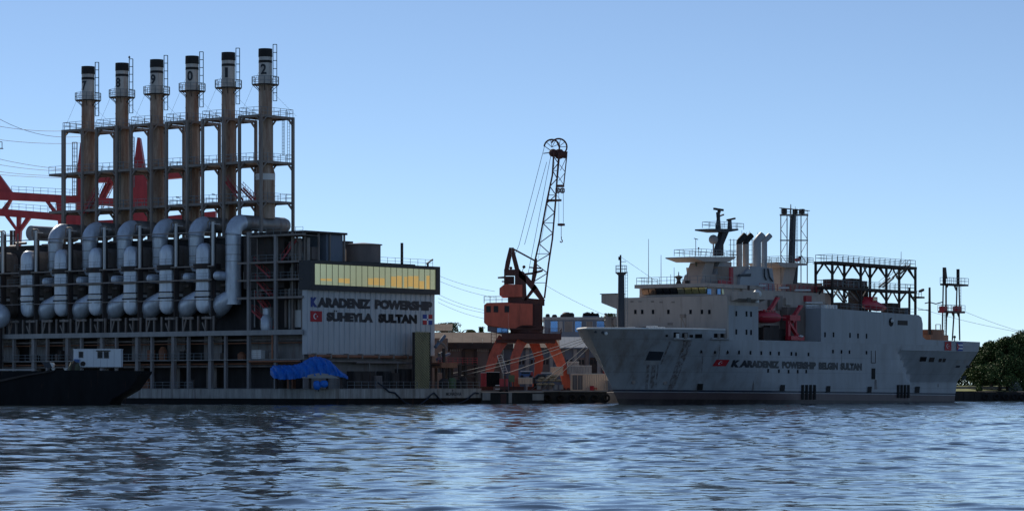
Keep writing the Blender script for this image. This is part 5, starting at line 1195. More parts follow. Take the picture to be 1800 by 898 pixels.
pts = [c3(986.6+2*math.cos(R(100-k*25)), 423.5-2.4*math.sin(R(100-k*25))) for k in range(12)]
b.path(pts, .09, 6, True); b.build('hook_block', 'crane_dark', cr)
b = MB()
for a_ in ((957, 258, 912, 432, -1), (968, 275, 927, 488, 1), (961, 285, 922, 430, 0), (912, 432, 903, 452, -1)): b.bar(c3(a_[0], a_[1], a_[4]), c3(a_[2], a_[3], a_[4]), .08)
b.build('stay_rope', 'steel_dark', cr)
b = MB(); q = c3(921, 469); b.sphere(q, .3, 8).bar(q, c3(916, 482), .1).sphere(c3(898, 471), .28, 8); b.build('sheave_block', 'crane_dark', cr)
for d in (-1, 1): MB().bar(c3(903, 438, d), c3(940, 458, d), .28).build('tie_bar', 'crane_dark', cr)
cprism([(935, 497), (940, 455), (944, 455), (944, 480), (939, 500)], -1.2, 1.2, 'jib_counterlink', 'crane_dark')
# stairs up the leg
MB().ladder(c3(888, 655, -6), c3(878, 624, -6), (1, 0, .2), .8, .1, .45).build('leg_stair', 'white_paint', cr)
MB().ladder(c3(868, 604, -5), c3(868, 582, -5), (1, 0, 0), .9, .1, .5).build('cage_ladder', 'crane_dark', cr)
# ------------------------------------------------------------------ dark barge with the white cabin, far left
DY = 436.
db = thing('barge', 'low black barge with raked bow lying in front of the power station at the left', 'barge', loc=(0, DY, 0))
def d3(px, py): q = at(px, py, DY); return (q.x, q.z)
MB().prism([d3(-60, 652), d3(80, 652), d3(85, 650), d3(247, 651.5), d3(247, 655), d3(238, 668), d3(226, 685), d3(196, 702), d3(188, 716), d3(-60, 716)], 'y', 0, 14).build('hull', 'hull_black', db)
MB().prism([d3(-60, 668), d3(0, 667), d3(50, 657), d3(95, 650.5), d3(95, 652.4), d3(50, 660), d3(0, 671), d3(-60, 672)], 'y', -.5, -.02).build('rubbing_band', 'steel_dark', db)
x0, z0 = d3(-60, 650); x1, z1_ = d3(60, 648); MB().box(x0, x1, .1, .5, z0-.1, z1_).build('deck_edge', 'stain_pale', db)
for px in (88, 110, 200): 
    x, z = d3(px, 651); MB().path([(x, 3, z-.3), (x, 3, z+.35)], .2, 8).box(x-.3, x+.3, 2.8, 3.2, z+.3, z+.4).build('bollard', 'white_paint' if px < 120 else 'steel_mid', db)
cbn = thing('cabin', 'white site cabin with three small windows standing on the black barge', 'cabin', loc=(0, DY+4, 0))
def e3(px, py): q = at(px, py, DY+4); return (q.x, q.z)
(cx0, cz0), (cx1, cz1) = e3(129, 646.5), e3(212.5, 613.5)
mat('cabin_white', (.72, .76, .8), .5, 0, .06, rust=.08)
npn = 7
for k in range(npn):
    a_, c_ = cx0+(cx1-cx0)*k/npn, cx0+(cx1-cx0)*(k+1)/npn; MB().box(a_+.012, c_-.012, 0, 2.4, cz0+.15, cz1-.06).build('wall_panel', 'cabin_white', cbn)
MB().box(cx0-.06, cx1+.06, -.06, 2.46, cz1-.08, cz1+.05).build('roof', 'cabin_white', cbn); MB().box(cx0, cx1, .1, 2.3, cz0-.0, cz0+.14).build('skid', 'steel_dark', cbn)
for px0, px1, py0, py1 in ((139, 146, 618, 628), (172, 180, 618, 629), (183, 191, 618, 629)):
    (a_, b_), (c_, d_) = e3(px0, py1), e3(px1, py0); o = MB().box(a_, c_, -.05, .0, b_, d_).build('window', 'glass_dark', cbn)
    MB().box(a_-.07, a_, -.07, 0, b_, d_).box(c_, c_+.07, -.07, 0, b_, d_).box(a_-.07, c_+.07, -.07, 0, d_, d_+.07).box(a_-.07, c_+.07, -.07, 0, b_-.07, b_).build('frame', 'stain_pale', o)
(a_, b_), (c_, d_) = e3(169, 617), e3(194, 615.5); MB().box(a_, c_, -.25, 0, b_, d_).build('sun_hood', 'steel_dark', cbn)
(a_, b_), (c_, d_) = e3(143, 643), e3(149, 635); MB().path([((a_+c_)/2, -.08, (b_+d_)/2), ((a_+c_)/2, .0, (b_+d_)/2)], .38, 14).path([((a_+c_)/2, -.1, (b_+d_)/2), ((a_+c_)/2, -.07, (b_+d_)/2)], .2, 12).build('life_ring', 'steel_dark', cbn, 40)
(a_, b_), (c_, d_) = e3(131, 637), e3(140, 631); MB().box(a_, c_, -.5, -.02, b_, d_).build('air_conditioner', 'blue_paint', cbn)
sb = thing('dinghy', 'small dark dinghy with pale stern parked on the black barge', 'dinghy', loc=(0, DY+3, 0)); (a_, b_), (c_, d_) = e3(76, 646), e3(96, 637)
MB().prism([(a_, b_+.8), (a_+.3, d_+.05), (c_-.2, d_), (c_, b_+.6), (c_-.2, b_-.05), (a_+.6, b_)], 'y', -.5, 1).build('hull', 'ship_dark', sb); MB().prism([(c_-.5, d_+.02), (c_-.1, d_-.05), (c_+.08, b_+.5), (c_-.1, b_)], 'y', -.55, 1.05).build('stern', 'white_paint', sb)
pi = thing('scrap_pile', 'brown heap of gear beside the white cabin', 'heap', loc=(0, DY+3.5, 0))
for k in range(7): x = d3(118+k*2, 0)[0]; MB().lathe([(.5, 0), (.45, random.uniform(.4, 1.2)), (.1, random.uniform(1.2, 1.6))], (x, random.uniform(-.4, .6), d3(0, 650)[1]-.1), 6).build('bundle', random.choice(('olive', 'bark', 'steel_dark')), pi)
# ------------------------------------------------------------------ blue tarpaulin on the power ship's corner
ty_ = 449.
def t3(px, py, dy=0): q = at(px, py, ty_+dy); return q
tp = thing('tarpaulin', 'large bright blue tarpaulin draped over a boat shape on the corner deck', 'tarpaulin', loc=(0, 0, 0))
prof = [(475, 646, 658), (480, 642, 664), (495, 641.5, 667), (515, 641.5, 666), (528, 638, 664), (538, 632, 663), (548, 627, 661), (556, 626, 659.5), (566, 628, 658), (578, 632, 658.5), (590, 643, 660), (600, 653, 662.5), (608, 658, 664), (612, 662, 667)]
nu, nv = 90, 21; vs = []
rnd = random.Random(4)
def pinter(u):
    for a_, c_ in zip(prof, prof[1:]):
        if a_[0] <= u <= c_[0]: t = (u-a_[0])/(c_[0]-a_[0]); return a_[1]+(c_[1]-a_[1])*t, a_[2]+(c_[2]-a_[2])*t
    return prof[-1][1:]
fold = [rnd.uniform(0, 6.28) for _ in range(8)]
for i in range(nu):
    u = 475+137*i/(nu-1); top, bot = pinter(u); ends = min(1, (u-474)/14, (613-u)/14); ends = max(ends, .05)**.5
    for j in range(nv):
        th = math.pi*j/(nv-1)                      # 0 near skirt, pi far skirt
        hh_ = math.sin(th)**.7; py = bot+(top-bot)*hh_; dep = -math.cos(th)*2.4*ends
        w_ = .2*math.sin(u*.45+fold[0]+j*.8)+.16*math.sin(u*.8+fold[1]+j*1.3)+.12*abs(math.sin(u*1.1+fold[2]-j*.5))
        q = t3(u, py, dep+w_); q.z += .05*math.sin(u*.7+j); vs.append(q)
MB().add(vs, [(i*nv+j, i*nv+j+1, (i+1)*nv+j+1, (i+1)*nv+j) for i in range(nu-1) for j in range(nv-1)]).build('sheet', 'tarp_blue', tp, 70)
a_, c_ = t3(540, 664, -2.1), t3(600, 656, -2.1)
MB().prism([(t3(533, 663).x, t3(0, 663).z), (t3(548, 658).x, t3(0, 657.5).z), (t3(562, 656).x, t3(0, 655.5).z), (t3(580, 657).x, t3(0, 657).z), (t3(597, 663).x, t3(0, 663.5).z), (t3(597, 665).x, t3(0, 664.5).z), (t3(533, 664).x, t3(0, 664.3).z)], 'y', ty_-2.45, ty_+1).build('hull_side', 'stain_pale', tp)
b = MB()
for px in (486, 510, 545, 575, 600):
    q = t3(px, 664, 0); b.box(q.x-.12, q.x+.12, ty_-1.5, ty_+1.5, zdk+.05, q.z+.4)
b.build_each('cradle', 'steel_dark', tp)
tb = thing('plastic_sack', 'small crumpled blue sacking hanging over the deck edge below the tarpaulin', 'sack', loc=(0, 0, 0))
def lump(px0, px1, py0, py1, dy, par, m, seed):
    r_ = random.Random(seed); a_, c_ = t3(px0, py1, dy), t3(px1, py0, dy); vs = []; n_, m_ = 12, 8
    for i in range(m_+1):
        for j in range(n_):
            ph = math.pi*i/m_; th = 2*math.pi*j/n_; rr = r_.uniform(.82, 1.1)
            vs.append(((a_.x+c_.x)/2+(c_.x-a_.x)/2*math.sin(ph)**.6*math.cos(th)*rr, a_.y+.35*math.sin(ph)*math.sin(th)*rr, (a_.z+c_.z)/2-(c_.z-a_.z)/2*math.cos(ph)))
    MB().add(vs, [(i*n_+j, i*n_+(j+1) % n_, (i+1)*n_+(j+1) % n_, (i+1)*n_+j) for i in range(m_) for j in range(n_)]).build('fold', m, par, 50)
lump(550, 564, 668.5, 685, -2.6, tb, 'tarp_blue', 1); lump(562, 577, 668, 681, -2.6, tb, 'tarp_blue', 2)
# ------------------------------------------------------------------ striped ramp standing against the facade
rp = thing('raised_ramp', 'tall upright ramp with diagonal tan and dark slats at the right of the facade', 'ramp', P)
rx = 3.2; r0, r1 = P.y(728.5, rx), P.y(755, rx); rz0, rz1 = P.z(685, rx, r0), P.z(583.5, rx, r0)
MB().box(rx-.3, rx-.05, r0, r1, rz0, rz1).build('plate', 'hull_black', rp)
MB().box(rx-.35, rx+.12, r0-.15, r0, rz0, rz1).box(rx-.35, rx+.12, r1, r1+.15, rz0, rz1).build('side_rail', 'steel_dark', rp)
Wd = r1-r0; k = -Wd*1.1; stp = .46
while k < rz1-rz0:
    z_a, z_b = rz0+k, rz0+k+Wd*1.1
    ya_, yb2 = r0, r1
    if z_a < rz0: ya_ = r0+(rz0-z_a)/1.1; z_a = rz0
    if z_b > rz1: yb2 = r1-(z_b-rz1)/1.1; z_b = rz1
    if yb2-ya_ > .15: MB().prism([(ya_, z_a), (yb2, z_b), (yb2, min(z_b+.22, rz1+.17)), (ya_, z_a+.22)], 'x', rx-.05, rx+.04).build('slat', 'hatch_tan', rp)
    k += stp
# ------------------------------------------------------------------ hose sagging along the hull and mooring ropes
def swag(name, pts, r, m, label, cat, group=None, n=8):
    o = MB().path(pts, r, n).build(name, m, None, 60); tag(o, label, cat, group); return o
def hp(px, py): 
    x = HX+.2; y = P.y(px, x); z = P.z(py, x, y); c_, s_ = P.c, P.s; return Vector((P.X0+c_*x-s_*y, P.Y0+s_*x+c_*y, z))
pp = [(664, 672), (676, 681), (684, 688), (694, 690), (702, 698), (712, 707), (724, 712), (738, 711), (750, 702), (757, 694), (763, 690), (770, 698), (780, 708), (793, 711), (808, 708), (820, 703), (828, 695), (835, 690), (841, 691)]
swag('hose', [hp(*p) for p in pp], .13, 'rope_dark', 'dark hose sagging in loops along the hull below the facade', 'hose')
def rope(a_, c_, sag, label, r=.05):
    pts = [a_.lerp(c_, k/16)-Vector((0, 0, sag*4*(k/16)*(1-k/16))) for k in range(17)]
    swag('mooring_rope', pts, r, 'rope', label, 'rope', 'mooring ropes from the grey bow to the quay')
def BW(p): return Vector((B.X0+B.c*p.x-B.s*p.y, B.Y0+B.s*p.x+B.c*p.y, p.z))
hw1, hw2 = BW(on_hull(1048, 586)), BW(on_hull(1060, 586))
rope(hw1, at(790, 657, 486), .5, 'upper pale mooring rope running from the bow to the loading frame')
rope(hw2, at(800, 662, 486), .5, 'second pale mooring rope, just under the topmost one')
rope(BW(on_hull(1052, 588)), at(889, 656, 490), .4, 'mooring rope from the bow to the small green box by the crane')
rope(BW(on_hull(1050, 590)), at(935, 684, 493), .3, 'steep mooring rope from the bow to the quay beside the sandbags')
rope(BW(on_hull(1056, 590)), at(952, 684, 493), .3, 'shortest mooring rope, nearest the hull of the grey ship')
# ------------------------------------------------------------------ things on the quay
def qbox(px0, px1, py0, py1, Y, dep):
    a_, c_ = at(px0, py1, Y), at(px1, py0, Y); return a_.x, c_.x, a_.z, c_.z
def container(px0, px1, py0, py1, Y, label, m='tan_container', ribs=12, doors=None, roof=True):
    x0, x1, z0, z1c = qbox(px0, px1, py0, py1, Y, 2.4); t = thing('container', label, 'container', loc=((x0+x1)/2, Y, z0), group=None); w_ = (x1-x0)/2; h_ = z1c-z0
    b = MB(); b.box(-w_, w_, .06, 2.4, .1, h_-.06); b.build('body', m, t)
    b = MB()
    for xx in (-w_, w_-.14): b.box(xx, xx+.14, 0, .14, 0, h_)
    b.box(-w_+.14, w_-.14, 0, .12, 0, .15); b.box(-w_+.14, w_-.14, 0, .12, h_-.12, h_); b.build('frame', m, t)
    n = ribs; s_ = (2*w_-.28)/n; mr_ = MB().prism([(0, .06), (s_*.3, .0), (s_*.6, .0), (s_*.85, .06)], 'z', .15, h_-.12).mesh('side_rib', m)
    d0, d1 = (doors or (2, 2))
    for k in range(n):
        if d0 <= k/n < d1: continue
        link(mr_, 'side_rib', t, (-w_+.14+k*s_, 0, 0))
    if doors:
        for q in range(2):
            a_ = -w_+.14+(2*w_-.28)*(d0+(d1-d0)*q/2); c_ = a_+(2*w_-.28)*(d1-d0)/2
            o = MB().box(a_+.05, c_-.05, .0, .05, .2, h_-.2).build('door', 'brick_dull', t); MB().box((a_+c_)/2-.03, (a_+c_)/2+.03, -.05, 0, .3, h_-.3).build('handle', 'steel_grey', o)
    MB().box(-w_-.02, w_+.02, -.02, 2.42, h_, h_+.08).build('roof', 'white_paint', t)
    return t
container(1003, 1069, 657, 686.5, 494, 'long tan container with a pair of brownish doors on the quay edge by the bow', doors=(.02, .32), ribs=16)
container(997, 1040, 643, 657, 504, 'grey beige container with a white top behind the long tan one', 'stain_pale', 8)
container(998, 1018, 636, 642.5, 508, 'small pale container, the topmost and farthest behind the tan container', 'stain_pale', 5)
container(968, 990, 645, 660, 503, 'short tan container behind the crane leg at the right', 'tan_container', 6)
container(845, 855, 655, 679, 491, 'red container end at the very left of the quay', 'red_steel', 3)
container(855, 878, 654, 679, 491, 'black container with a white round mark next to the red one', 'hull_black', 6)
container(911, 936, 664, 674.5, 495, 'low sand coloured tank box between the crane legs', 'tan_container', 5)
t = thing('van', 'dark blue van with a white roof and red tail between the crane legs', 'van', loc=at(925, 661, 497)); 
MB().prism([(-1.1, 0), (-1.1, .5), (-.9, .8), (1.1, .8), (1.2, 0)], 'y', 0, 1.6).build('body', 'blue_paint', t); MB().box(-1.0, 1.1, -.02, 1.62, .8, .95).build('roof', 'white_paint', t); MB().box(.75, 1.22, -.03, 1.6, .02, .78).build('tail', 'red_steel', t); MB().box(-.85, .6, -.03, 0, .42, .72).build('window', 'glass_dark', t)
b_ = 'wheel'
for xx in (-.75, .75): MB().path([(xx, -.05, -.05), (xx, .2, -.05)], .28, 12).build('wheel', 'rubber', t, 40)
MB().box(-1.4, 1.5, .0, 1.6, -.35, -.28).box(-1.4, -1.2, 0, .2, -2, -.28).box(1.3, 1.5, 0, .2, -2, -.28).build('stand', 'steel_dark', t)
t = thing('sandbag_stack', 'rows of pale sacks stacked on dark blocks right of the crane middle', 'sack stack', loc=at(967, 684, 495))
me_b = MB().sphere((0, 0, 0), .62, 10, .42).mesh('sack', 'hatch_tan', 60)
mat('sand', (.45, .36, .24), .9, 0, .2, 1.5, streak=False); me_b.materials.clear(); me_b.materials.append(MATS['sand'])
for r_, (n, z, x0) in enumerate(((4, 1.55, -1.8), (3, 1.95, -1.4), (3, .9, -1.9), (2, 2.3, .0))):
    for k in range(n): link(me_b, 'sack', t, (x0+k*1.05+random.uniform(-.1, .1), random.uniform(-.2, .3), z))
for k in range(5): MB().lathe([(.42, 0), (.42, .75), (.35, .8)], (-1.9+k*.95, .3, 0), 12).build('drum', random.choice(('steel_mid', 'brick_dull', 'stain_pale')), t, 40)
t = thing('vehicle_cab', 'small white roofed truck cab half hidden behind the sandbags', 'truck', loc=at(961, 668, 499)); MB().prism([(-2.6, -.6), (-2.6, .2), (-1.6, 1.1), (.9, 1.2), (1.3, .1), (1.3, -.6)], 'y', 0, 2).build('body', 'blue_grey_wall', t); MB().box(-1, .95, -.05, 2.02, 1.2, 1.4).build('roof', 'white_paint', t); MB().prism([(-2.2, .25), (-1.5, .95), (-.2, .95), (-.2, .25)], 'y', -.04, 0).build('window', 'glass_dark', t)
for xx in (-1.8, .7): MB().path([(xx, -.05, -1.0), (xx, .3, -1.0)], .5, 12).build('wheel', 'rubber', t, 40)
t = thing('control_box', 'olive green box on a thin post with a rope tied to it', 'box', loc=at(899, 684, 491)); q = at(894, 671, 491)-at(899, 684, 491); MB().box(q.x, q.x+1.05, 0, .8, q.z, q.z+1.2).build('body', 'green_paint', t); MB().box(q.x+.1, q.x+.25, .2, .4, -.2, q.z).box(q.x+.8, q.x+.95, .2, .4, -.2, q.z).build('post', 'steel_dark', t)
t = thing('red_box', 'small red crate standing against the long tan container', 'crate', loc=at(1040, 686.5, 493.2)); MB().box(-.3, .4, 0, .5, 0, .85).build('body', 'flag_red', t); MB().box(.4, .95, .1, .5, .3, .5).build('arm', 'flag_red', t); MB().box(-.35, .45, -.03, .53, .85, .9).build('lid', 'stain_pale', t)
t = thing('generator', 'dark blue grey generator with stacked white rings at the bow', 'generator', loc=at(1076, 686.5, 493)); MB().box(-.7, .5, 0, 1.5, .1, 1.75).build('body', 'blue_grey_wall', t); MB().box(-.8, .6, -.05, 1.55, 1.75, 1.85).build('lid', 'white_paint', t)
for k in range(4): MB().path([(.75, -.1+.1*k, .3+.38*k), (.75, .2+.1*k, .3+.38*k)], .2, 12).build('ring', 'white_paint', t, 40)
t = thing('forklift', 'low red machine with white marks right of the black container', 'machine', loc=at(884, 690, 490)); MB().box(-.6, .9, 0, 1.4, 1.1, 2.4).build('body', 'red_steel', t); MB().box(-.5, .9, .1, 1.3, .3, 1.1).box(.2, .45, -.1, .1, -1., 3).build('frame', 'crane_dark', t); MB().box(-1.3, -.55, -.05, .1, 1.2, 1.35).build('mark', 'white_paint', t); MB().box(-1.3, -.55, -.05, .1, .6, .72).build('mark', 'white_paint', t)
for xx in (-.3, .6): MB().path([(xx, -.05, .25), (xx, .3, .25)], .3, 12).build('wheel', 'rubber', t, 40)
# pontoon in front of the quay
t = thing('pontoon', 'stained grey concrete pontoon with dark openings between the hull and the crane', 'pontoon', loc=(0, 481, 0))
def q3(px, py): q = at(px, py, 481); return q.x, q.z
(x0, z0), (x1, z1_) = q3(846, 712), q3(956, 690)
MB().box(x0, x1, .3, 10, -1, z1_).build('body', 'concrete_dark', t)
for a_, c_, e_, g_ in ((848, 862, 689, 703), (894, 900, 690, 708), (936, 956, 692, 703), (880, 890, 692, 712)):
    (xa, za), (xb2, zb2) = q3(a_, g_), q3(c_, e_); MB().box(xa, xb2, 0, .29, za, zb2).build('concrete_block', 'concrete' if a_ != 880 else 'crane_dark', t)
(xa, za), (xb2, zb2) = q3(846, 691.5), q3(956, 689.5); MB().box(xa, xb2, .1, 9, z1_+.004, z1_+.12).build('deck_slab', 'concrete', t)
# tyres on the quay wall
me_t = MB()
pts = arc((0, 0, 0), (1, 0, 0), (0, 0, 1), .5, 16, 0, 2*math.pi)
me_t.path(pts, .2, 8, False); me_t = me_t.mesh('tyre', 'rubber', 60)
for k, px in enumerate((962, 985, 1006, 1024, 1045, 1066)):
    q = at(px, 699, QY-.3); o = link(me_t, 'tyre_fender', None, tuple(q)); words = ['by the pontoon', 'under the sandbags', 'below the doors of the tan container', 'left of the red crate', 'just right of the red crate', 'closest to the bow']
    tag(o, 'black tyre hung on the quay wall '+words[k], 'tyre', 'tyres hung on the quay wall')
# ------------------------------------------------------------------ warehouses behind the quay
WY = 545.
def w3(px, py, Y=WY): q = at(px, py, Y); return q.x, q.z
wh = thing('warehouse', 'long low warehouse with brown sloping roof behind the loading frame', 'warehouse', loc=(0, WY, 0))
(x0, ze), (x1, _) = w3(762, 603), w3(884, 603); zr_ = w3(0, 584)[1]
MB().box(x0-20, x1, .3, 16, 1.9, ze).build('wall', 'brick_dull', wh)
nr = 18
for k in range(nr):
    a_ = x0-20+(x1+2-x0+20)*k/nr; c_ = a_+(x1+2-x0+20)/nr-.015; MB().hexa([(a_, -1, ze-.1), (c_, -1, ze-.1), (c_, 8, zr_-.1), (a_, 8, zr_-.1), (a_, -1, ze+.15), (c_, -1, ze+.15), (c_, 8, zr_+.15), (a_, 8, zr_+.15)]).build('roof_sheet', 'roof_brown', wh)
MB().box(x0-20, x1+2, -.98, .25, ze-1.1, ze-.12).build('eave', 'steel_dark', wh)
for px0, px1 in ((790, 814), (838, 860)):
    (a_, b0), (c_, d_) = w3(px0, 617), w3(px1, 607); o = MB().box(a_, c_, .2, .32, b0, d_).build('window', 'stain_pale', wh)
    for k in range(6): MB().box(a_+(c_-a_)*k/6-.05, a_+(c_-a_)*k/6+.05, .14, .2, b0, d_).build('mullion', 'steel_dark', o)
for px in (783, 815, 836, 862): (a_, _) = w3(px, 0); MB().box(a_-.3, a_+.3, .05, .35, 1.9, ze-1.2).build('pillar', 'steel_dark', wh)
for px0, px1 in ((818, 834), (866, 880)): (a_, b0), (c_, d_) = w3(px0, 680), w3(px1, 607); MB().box(a_, c_, .22, .33, b0, d_).build('door', 'roof_brown', wh)
mat('shed_wall', (.2, .16, .14), .8, 0, .2, rust=.2)
t = thing('brick_shed', 'reddish brown gable shed just right of the ribbed facade', 'shed', loc=(0, 535, 0)); (a_, b0), (c_, d_) = at(760, 683, 535).xz, at(795, 594, 535).xz
MB().box(a_, c_-1, 0, 8, 1.9, d_).build('wall', 'shed_wall', t); zt2 = at(0, 570, 535).z
for k in range(6): MB().hexa([(a_+(c_-a_)*k/6, -.6, at(0, 582, 535).z), (a_+(c_-a_)*(k+1)/6-.015, -.6, at(0, 582, 535).z), (a_+(c_-a_)*(k+1)/6-.015, 5, zt2), (a_+(c_-a_)*k/6, 5, zt2), (a_+(c_-a_)*k/6, -.6, at(0, 581, 535).z), (a_+(c_-a_)*(k+1)/6-.015, -.6, at(0, 581, 535).z), (a_+(c_-a_)*(k+1)/6-.015, 5, zt2+.2), (a_+(c_-a_)*k/6, 5, zt2+.2)]).build('roof_sheet', 'roof_brown', t)
wy2 = 552.
ws = thing('dock_building', 'long blue grey dock building with pale tin roof behind the crane legs', 'building', loc=(0, wy2, 0))
def v3(px, py): q = at(px, py, wy2); return q.x, q.z
(x0, ze), (x1, _) = v3(884.5, 612), v3(1120, 612); MB().box(x0, x1, .3, 20, 1.9, ze).build('wall', 'blue_grey_wall', ws)
zt2 = v3(0, 592)[1]; nr = 26
for k in range(nr):
    a_ = x0+(x1-x0)*k/nr; c_ = a_+(x1-x0)/nr-.015; MB().hexa([(a_, -.8, ze-.1), (c_, -.8, ze-.1), (c_, 9, zt2-.1), (a_, 9, zt2-.1), (a_, -.8, ze+.15), (c_, -.8, ze+.15), (c_, 9, zt2+.15), (a_, 9, zt2+.15)]).build('roof_sheet', 'blue_grey_wall' if k > 10 else 'roof_brown', ws)
for k in range(11):
    px = 890+k*21; (a_, b0), (c_, d_) = v3(px, 683), v3(px+12, 628); o = MB().box(a_, c_, .15, .32, b0, d_).build('door' if k % 3 else 'window', random.choice(('steel_dark', 'blue_grey_wall', 'brick_dull')), ws); (e_, _) = v3(px+16, 0); MB().box(e_-.35, e_+.35, -.05, .3, 1.9, ze-.1).build('pillar', 'steel_grey' if k % 2 else 'brick_dull', ws)
    for j in range(2): (a2, b2), (c2, d2) = v3(px+1+j*6, 640), v3(px+5+j*6, 632); MB().box(a2, c2, .1, .15, b2, d2).build('pane', 'glass_dark', o)
(a_, b0), (c_, d_) = v3(1060, 668), v3(1068, 638); MB().box(a_, c_, -.1, .14, b0, d_).build('red_panel', 'red_steel', ws)
# flat roofed block farther back
FY = 640.
fb = thing('office_block', 'far flat roofed blue grey block with large pale windows right of the crane cab', 'building', loc=(0, FY, 0))
def f3(px, py): q = at(px, py, FY); return q.x, q.z
(x0, z0), (x1, z1_) = f3(957, 596), f3(1100, 557); MB().box(x0, x1, 0, 25, 1.5, z1_-.6).build('wall', 'blue_grey_wall', fb); MB().box(x0-.3, x1, -.3, 25, z1_-.6, z1_).build('parapet', 'steel_grey', fb)
(a_, b0), (c_, d_) = f3(1025, 560), f3(1054, 554); MB().box(a_, c_, 2, 8, z1_, d_+.2).build('roof_house', 'blue_grey_wall', fb)
for px0, px1, m in ((967, 981, 'sky_glass'), (981.5, 989, 'stain_pale'), (992, 1007, 'steel_mid'), (1010, 1023, 'sky_glass'), (1030, 1042, 'steel_mid'), (1048, 1064, 'sky_glass')):
    (a_, b0), (c_, d_) = f3(px0, 583), f3(px1, 564.5); o = MB().box(a_, c_, -.06, .02, b0, d_).build('window', m, fb); MB().box(a_, a_+.12, -.12, -.06, b0, d_).box(c_-.12, c_, -.12, -.06, b0, d_).build('frame', 'steel_grey', o)
for px, r_, py in ((963, .5, 551), (975, .6, 552), (989, .5, 552), (996, .95, 548), (1003, .9, 549), (1069, .9, 553)):
    (a_, b0) = f3(px, py); MB().lathe([(r_, 0), (r_, b0-z1_-.3), (r_*.6, b0-z1_)], (a_, 3, z1_), 12).build('roof_tank', 'steel_dark', fb, 40)
for k in range(9): (a_, b0) = f3(1027+k*3, 549); MB().box(a_-.25, a_+.25, 2, 3, z1_+.3, b0+random.uniform(-.2, .2)).build('roof_post', 'steel_dark', fb)
MB().rail([(f3(1065, 0)[0], 3, z1_), (f3(1080, 0)[0], 3, z1_)], .8, 1, .08).build('railing', 'steel_dark', fb)
# ------------------------------------------------------------------ red ship unloader behind the power station
RY = 575.
ru = thing('ship_unloader', 'big crimson ship unloader with booms and pointed tower behind the smokestacks', 'unloader', loc=(0, RY, 0))
def r3(px, py): q = at(px, py, RY); return (q.x, q.z)
def rpr(pts, d0, d1, name, m='red_steel'): return MB().prism([r3(*p) for p in pts], 'y', d0, d1).build(name, m, ru)
rpr([(-60, 332), (20, 338), (150, 346), (210, 350), (210, 364), (150, 358), (20, 352), (-60, 350)], -1.2, 1.2, 'upper_boom')
rpr([(-60, 362), (10, 368), (110, 376), (140, 378), (140, 391), (105, 388), (10, 380), (-60, 376)], -1.2, 1.2, 'lower_boom')
rpr([(-30, 290), (0, 308), (22, 338), (12, 338), (-30, 330)], -1, 1, 'boom_root')
rpr([(22, 350), (18, 350), (2, 370), (12, 370)], -.8, .8, 'brace'); rpr([(80, 354), (86, 354), (102, 374), (94, 374)], -.8, .8, 'brace'); rpr([(99, 354), (115, 356), (112, 395), (103, 395)], -.8, .8, 'brace')
rpr([(6, 376), (14, 378), (32, 404), (27, 404)], -.8, .8, 'brace'); rpr([(30, 378), (37, 379), (36, 404), (30, 404)], -.8, .8, 'brace'); rpr([(48, 380), (56, 381), (38, 406), (34, 402)], -.8, .8, 'brace'); rpr([(28, 402), (38, 402), (35, 450), (29, 450)], -1, 1, 'leg')
rpr([(143, 252), (147, 252), (158, 320), (158, 420), (135, 420), (136, 310)], -1.5, 1.5, 'tower'); rpr([(243, 243), (247, 243), (263, 345), (263, 400), (232, 400), (233, 320)], -1.5, 1.5, 'tower')
rpr([(150, 305), (260, 300), (355, 296), (355, 310), (260, 318), (150, 322)], -1.4, 1.4, 'cross_beam'); rpr([(190, 320), (202, 318), (184, 350), (176, 350)], -1, 1, 'brace')
rpr([(140, 390), (260, 384), (380, 372), (380, 384), (260, 396), (140, 402)], -1.4, 1.4, 'cross_beam')
rpr([(110, 385), (160, 380), (160, 400), (110, 400)], -1, 2, 'machine_house')
for px0, py0, px1, py1 in ((134, 252, 134, 345), (234, 243, 234, 330)): a_, c_ = r3(px0, py1), r3(px1, py0); MB().ladder((a_[0], -1.5, a_[1]), (c_[0], -1.5, c_[1]), (1, 0, 0), .9, .09, .9, (.0, -.8, 0)).build('caged_ladder', 'rail_grey', ru)
def rr(px0, py0, px1, py1): a_, c_ = r3(px0, py0), r3(px1, py1); MB().rail([(a_[0], -1.1, a_[1]), (c_[0], -1.1, c_[1])], 1.25, 1.5, .07).build('boom_railing', 'rail_grey', ru)
rr(22, 339, 150, 346); rr(10, 368, 85, 374); rr(120, 303, 158, 303); rr(264, 300, 350, 296)
MB().ladder((r3(172, 375)[0], 0, r3(0, 375)[1]), (r3(196, 325)[0], 0, r3(0, 325)[1]), (1, 0, .2), 1.2, .14, .8).build('stair', 'red_steel', ru)
# pylons and poles left
for k, (px, py, w_) in enumerate(((3, 407, .35), (20, 405, .6), (25, 405, .35))):
    q = at(px, py, 590); t = tag(MB().box(-w_/2, w_/2, -.2, .2, 0, q.z-2).box(-w_/2-.7, w_/2+.7, -.1, .1, q.z-3.2, q.z-3.0).build('pylon', 'steel_dark', loc=(q.x, 590, 2)), ['thin dark pole at the left edge below the red boom', 'thicker dark pole left of the red leg', 'slim dark pole directly beside the thicker one'][k], 'pole')
q = at(1, 262, 570); t = thing('lamp_platform', 'small dark lamp frame at the left edge high above the boom', 'lamp frame', loc=(q.x, 570, 0)); MB().box(-1.4, .5, -.4, .4, q.z, q.z+.15).bar((.3, 0, q.z), (.3, 0, q.z+1.4), .12).bar((-.5, 0, q.z+1.4), (.3, 0, q.z+1.4), .12).bar((-1.2, 0, 2), (-1.2, 0, q.z), .25).build('frame', 'steel_dark', t)
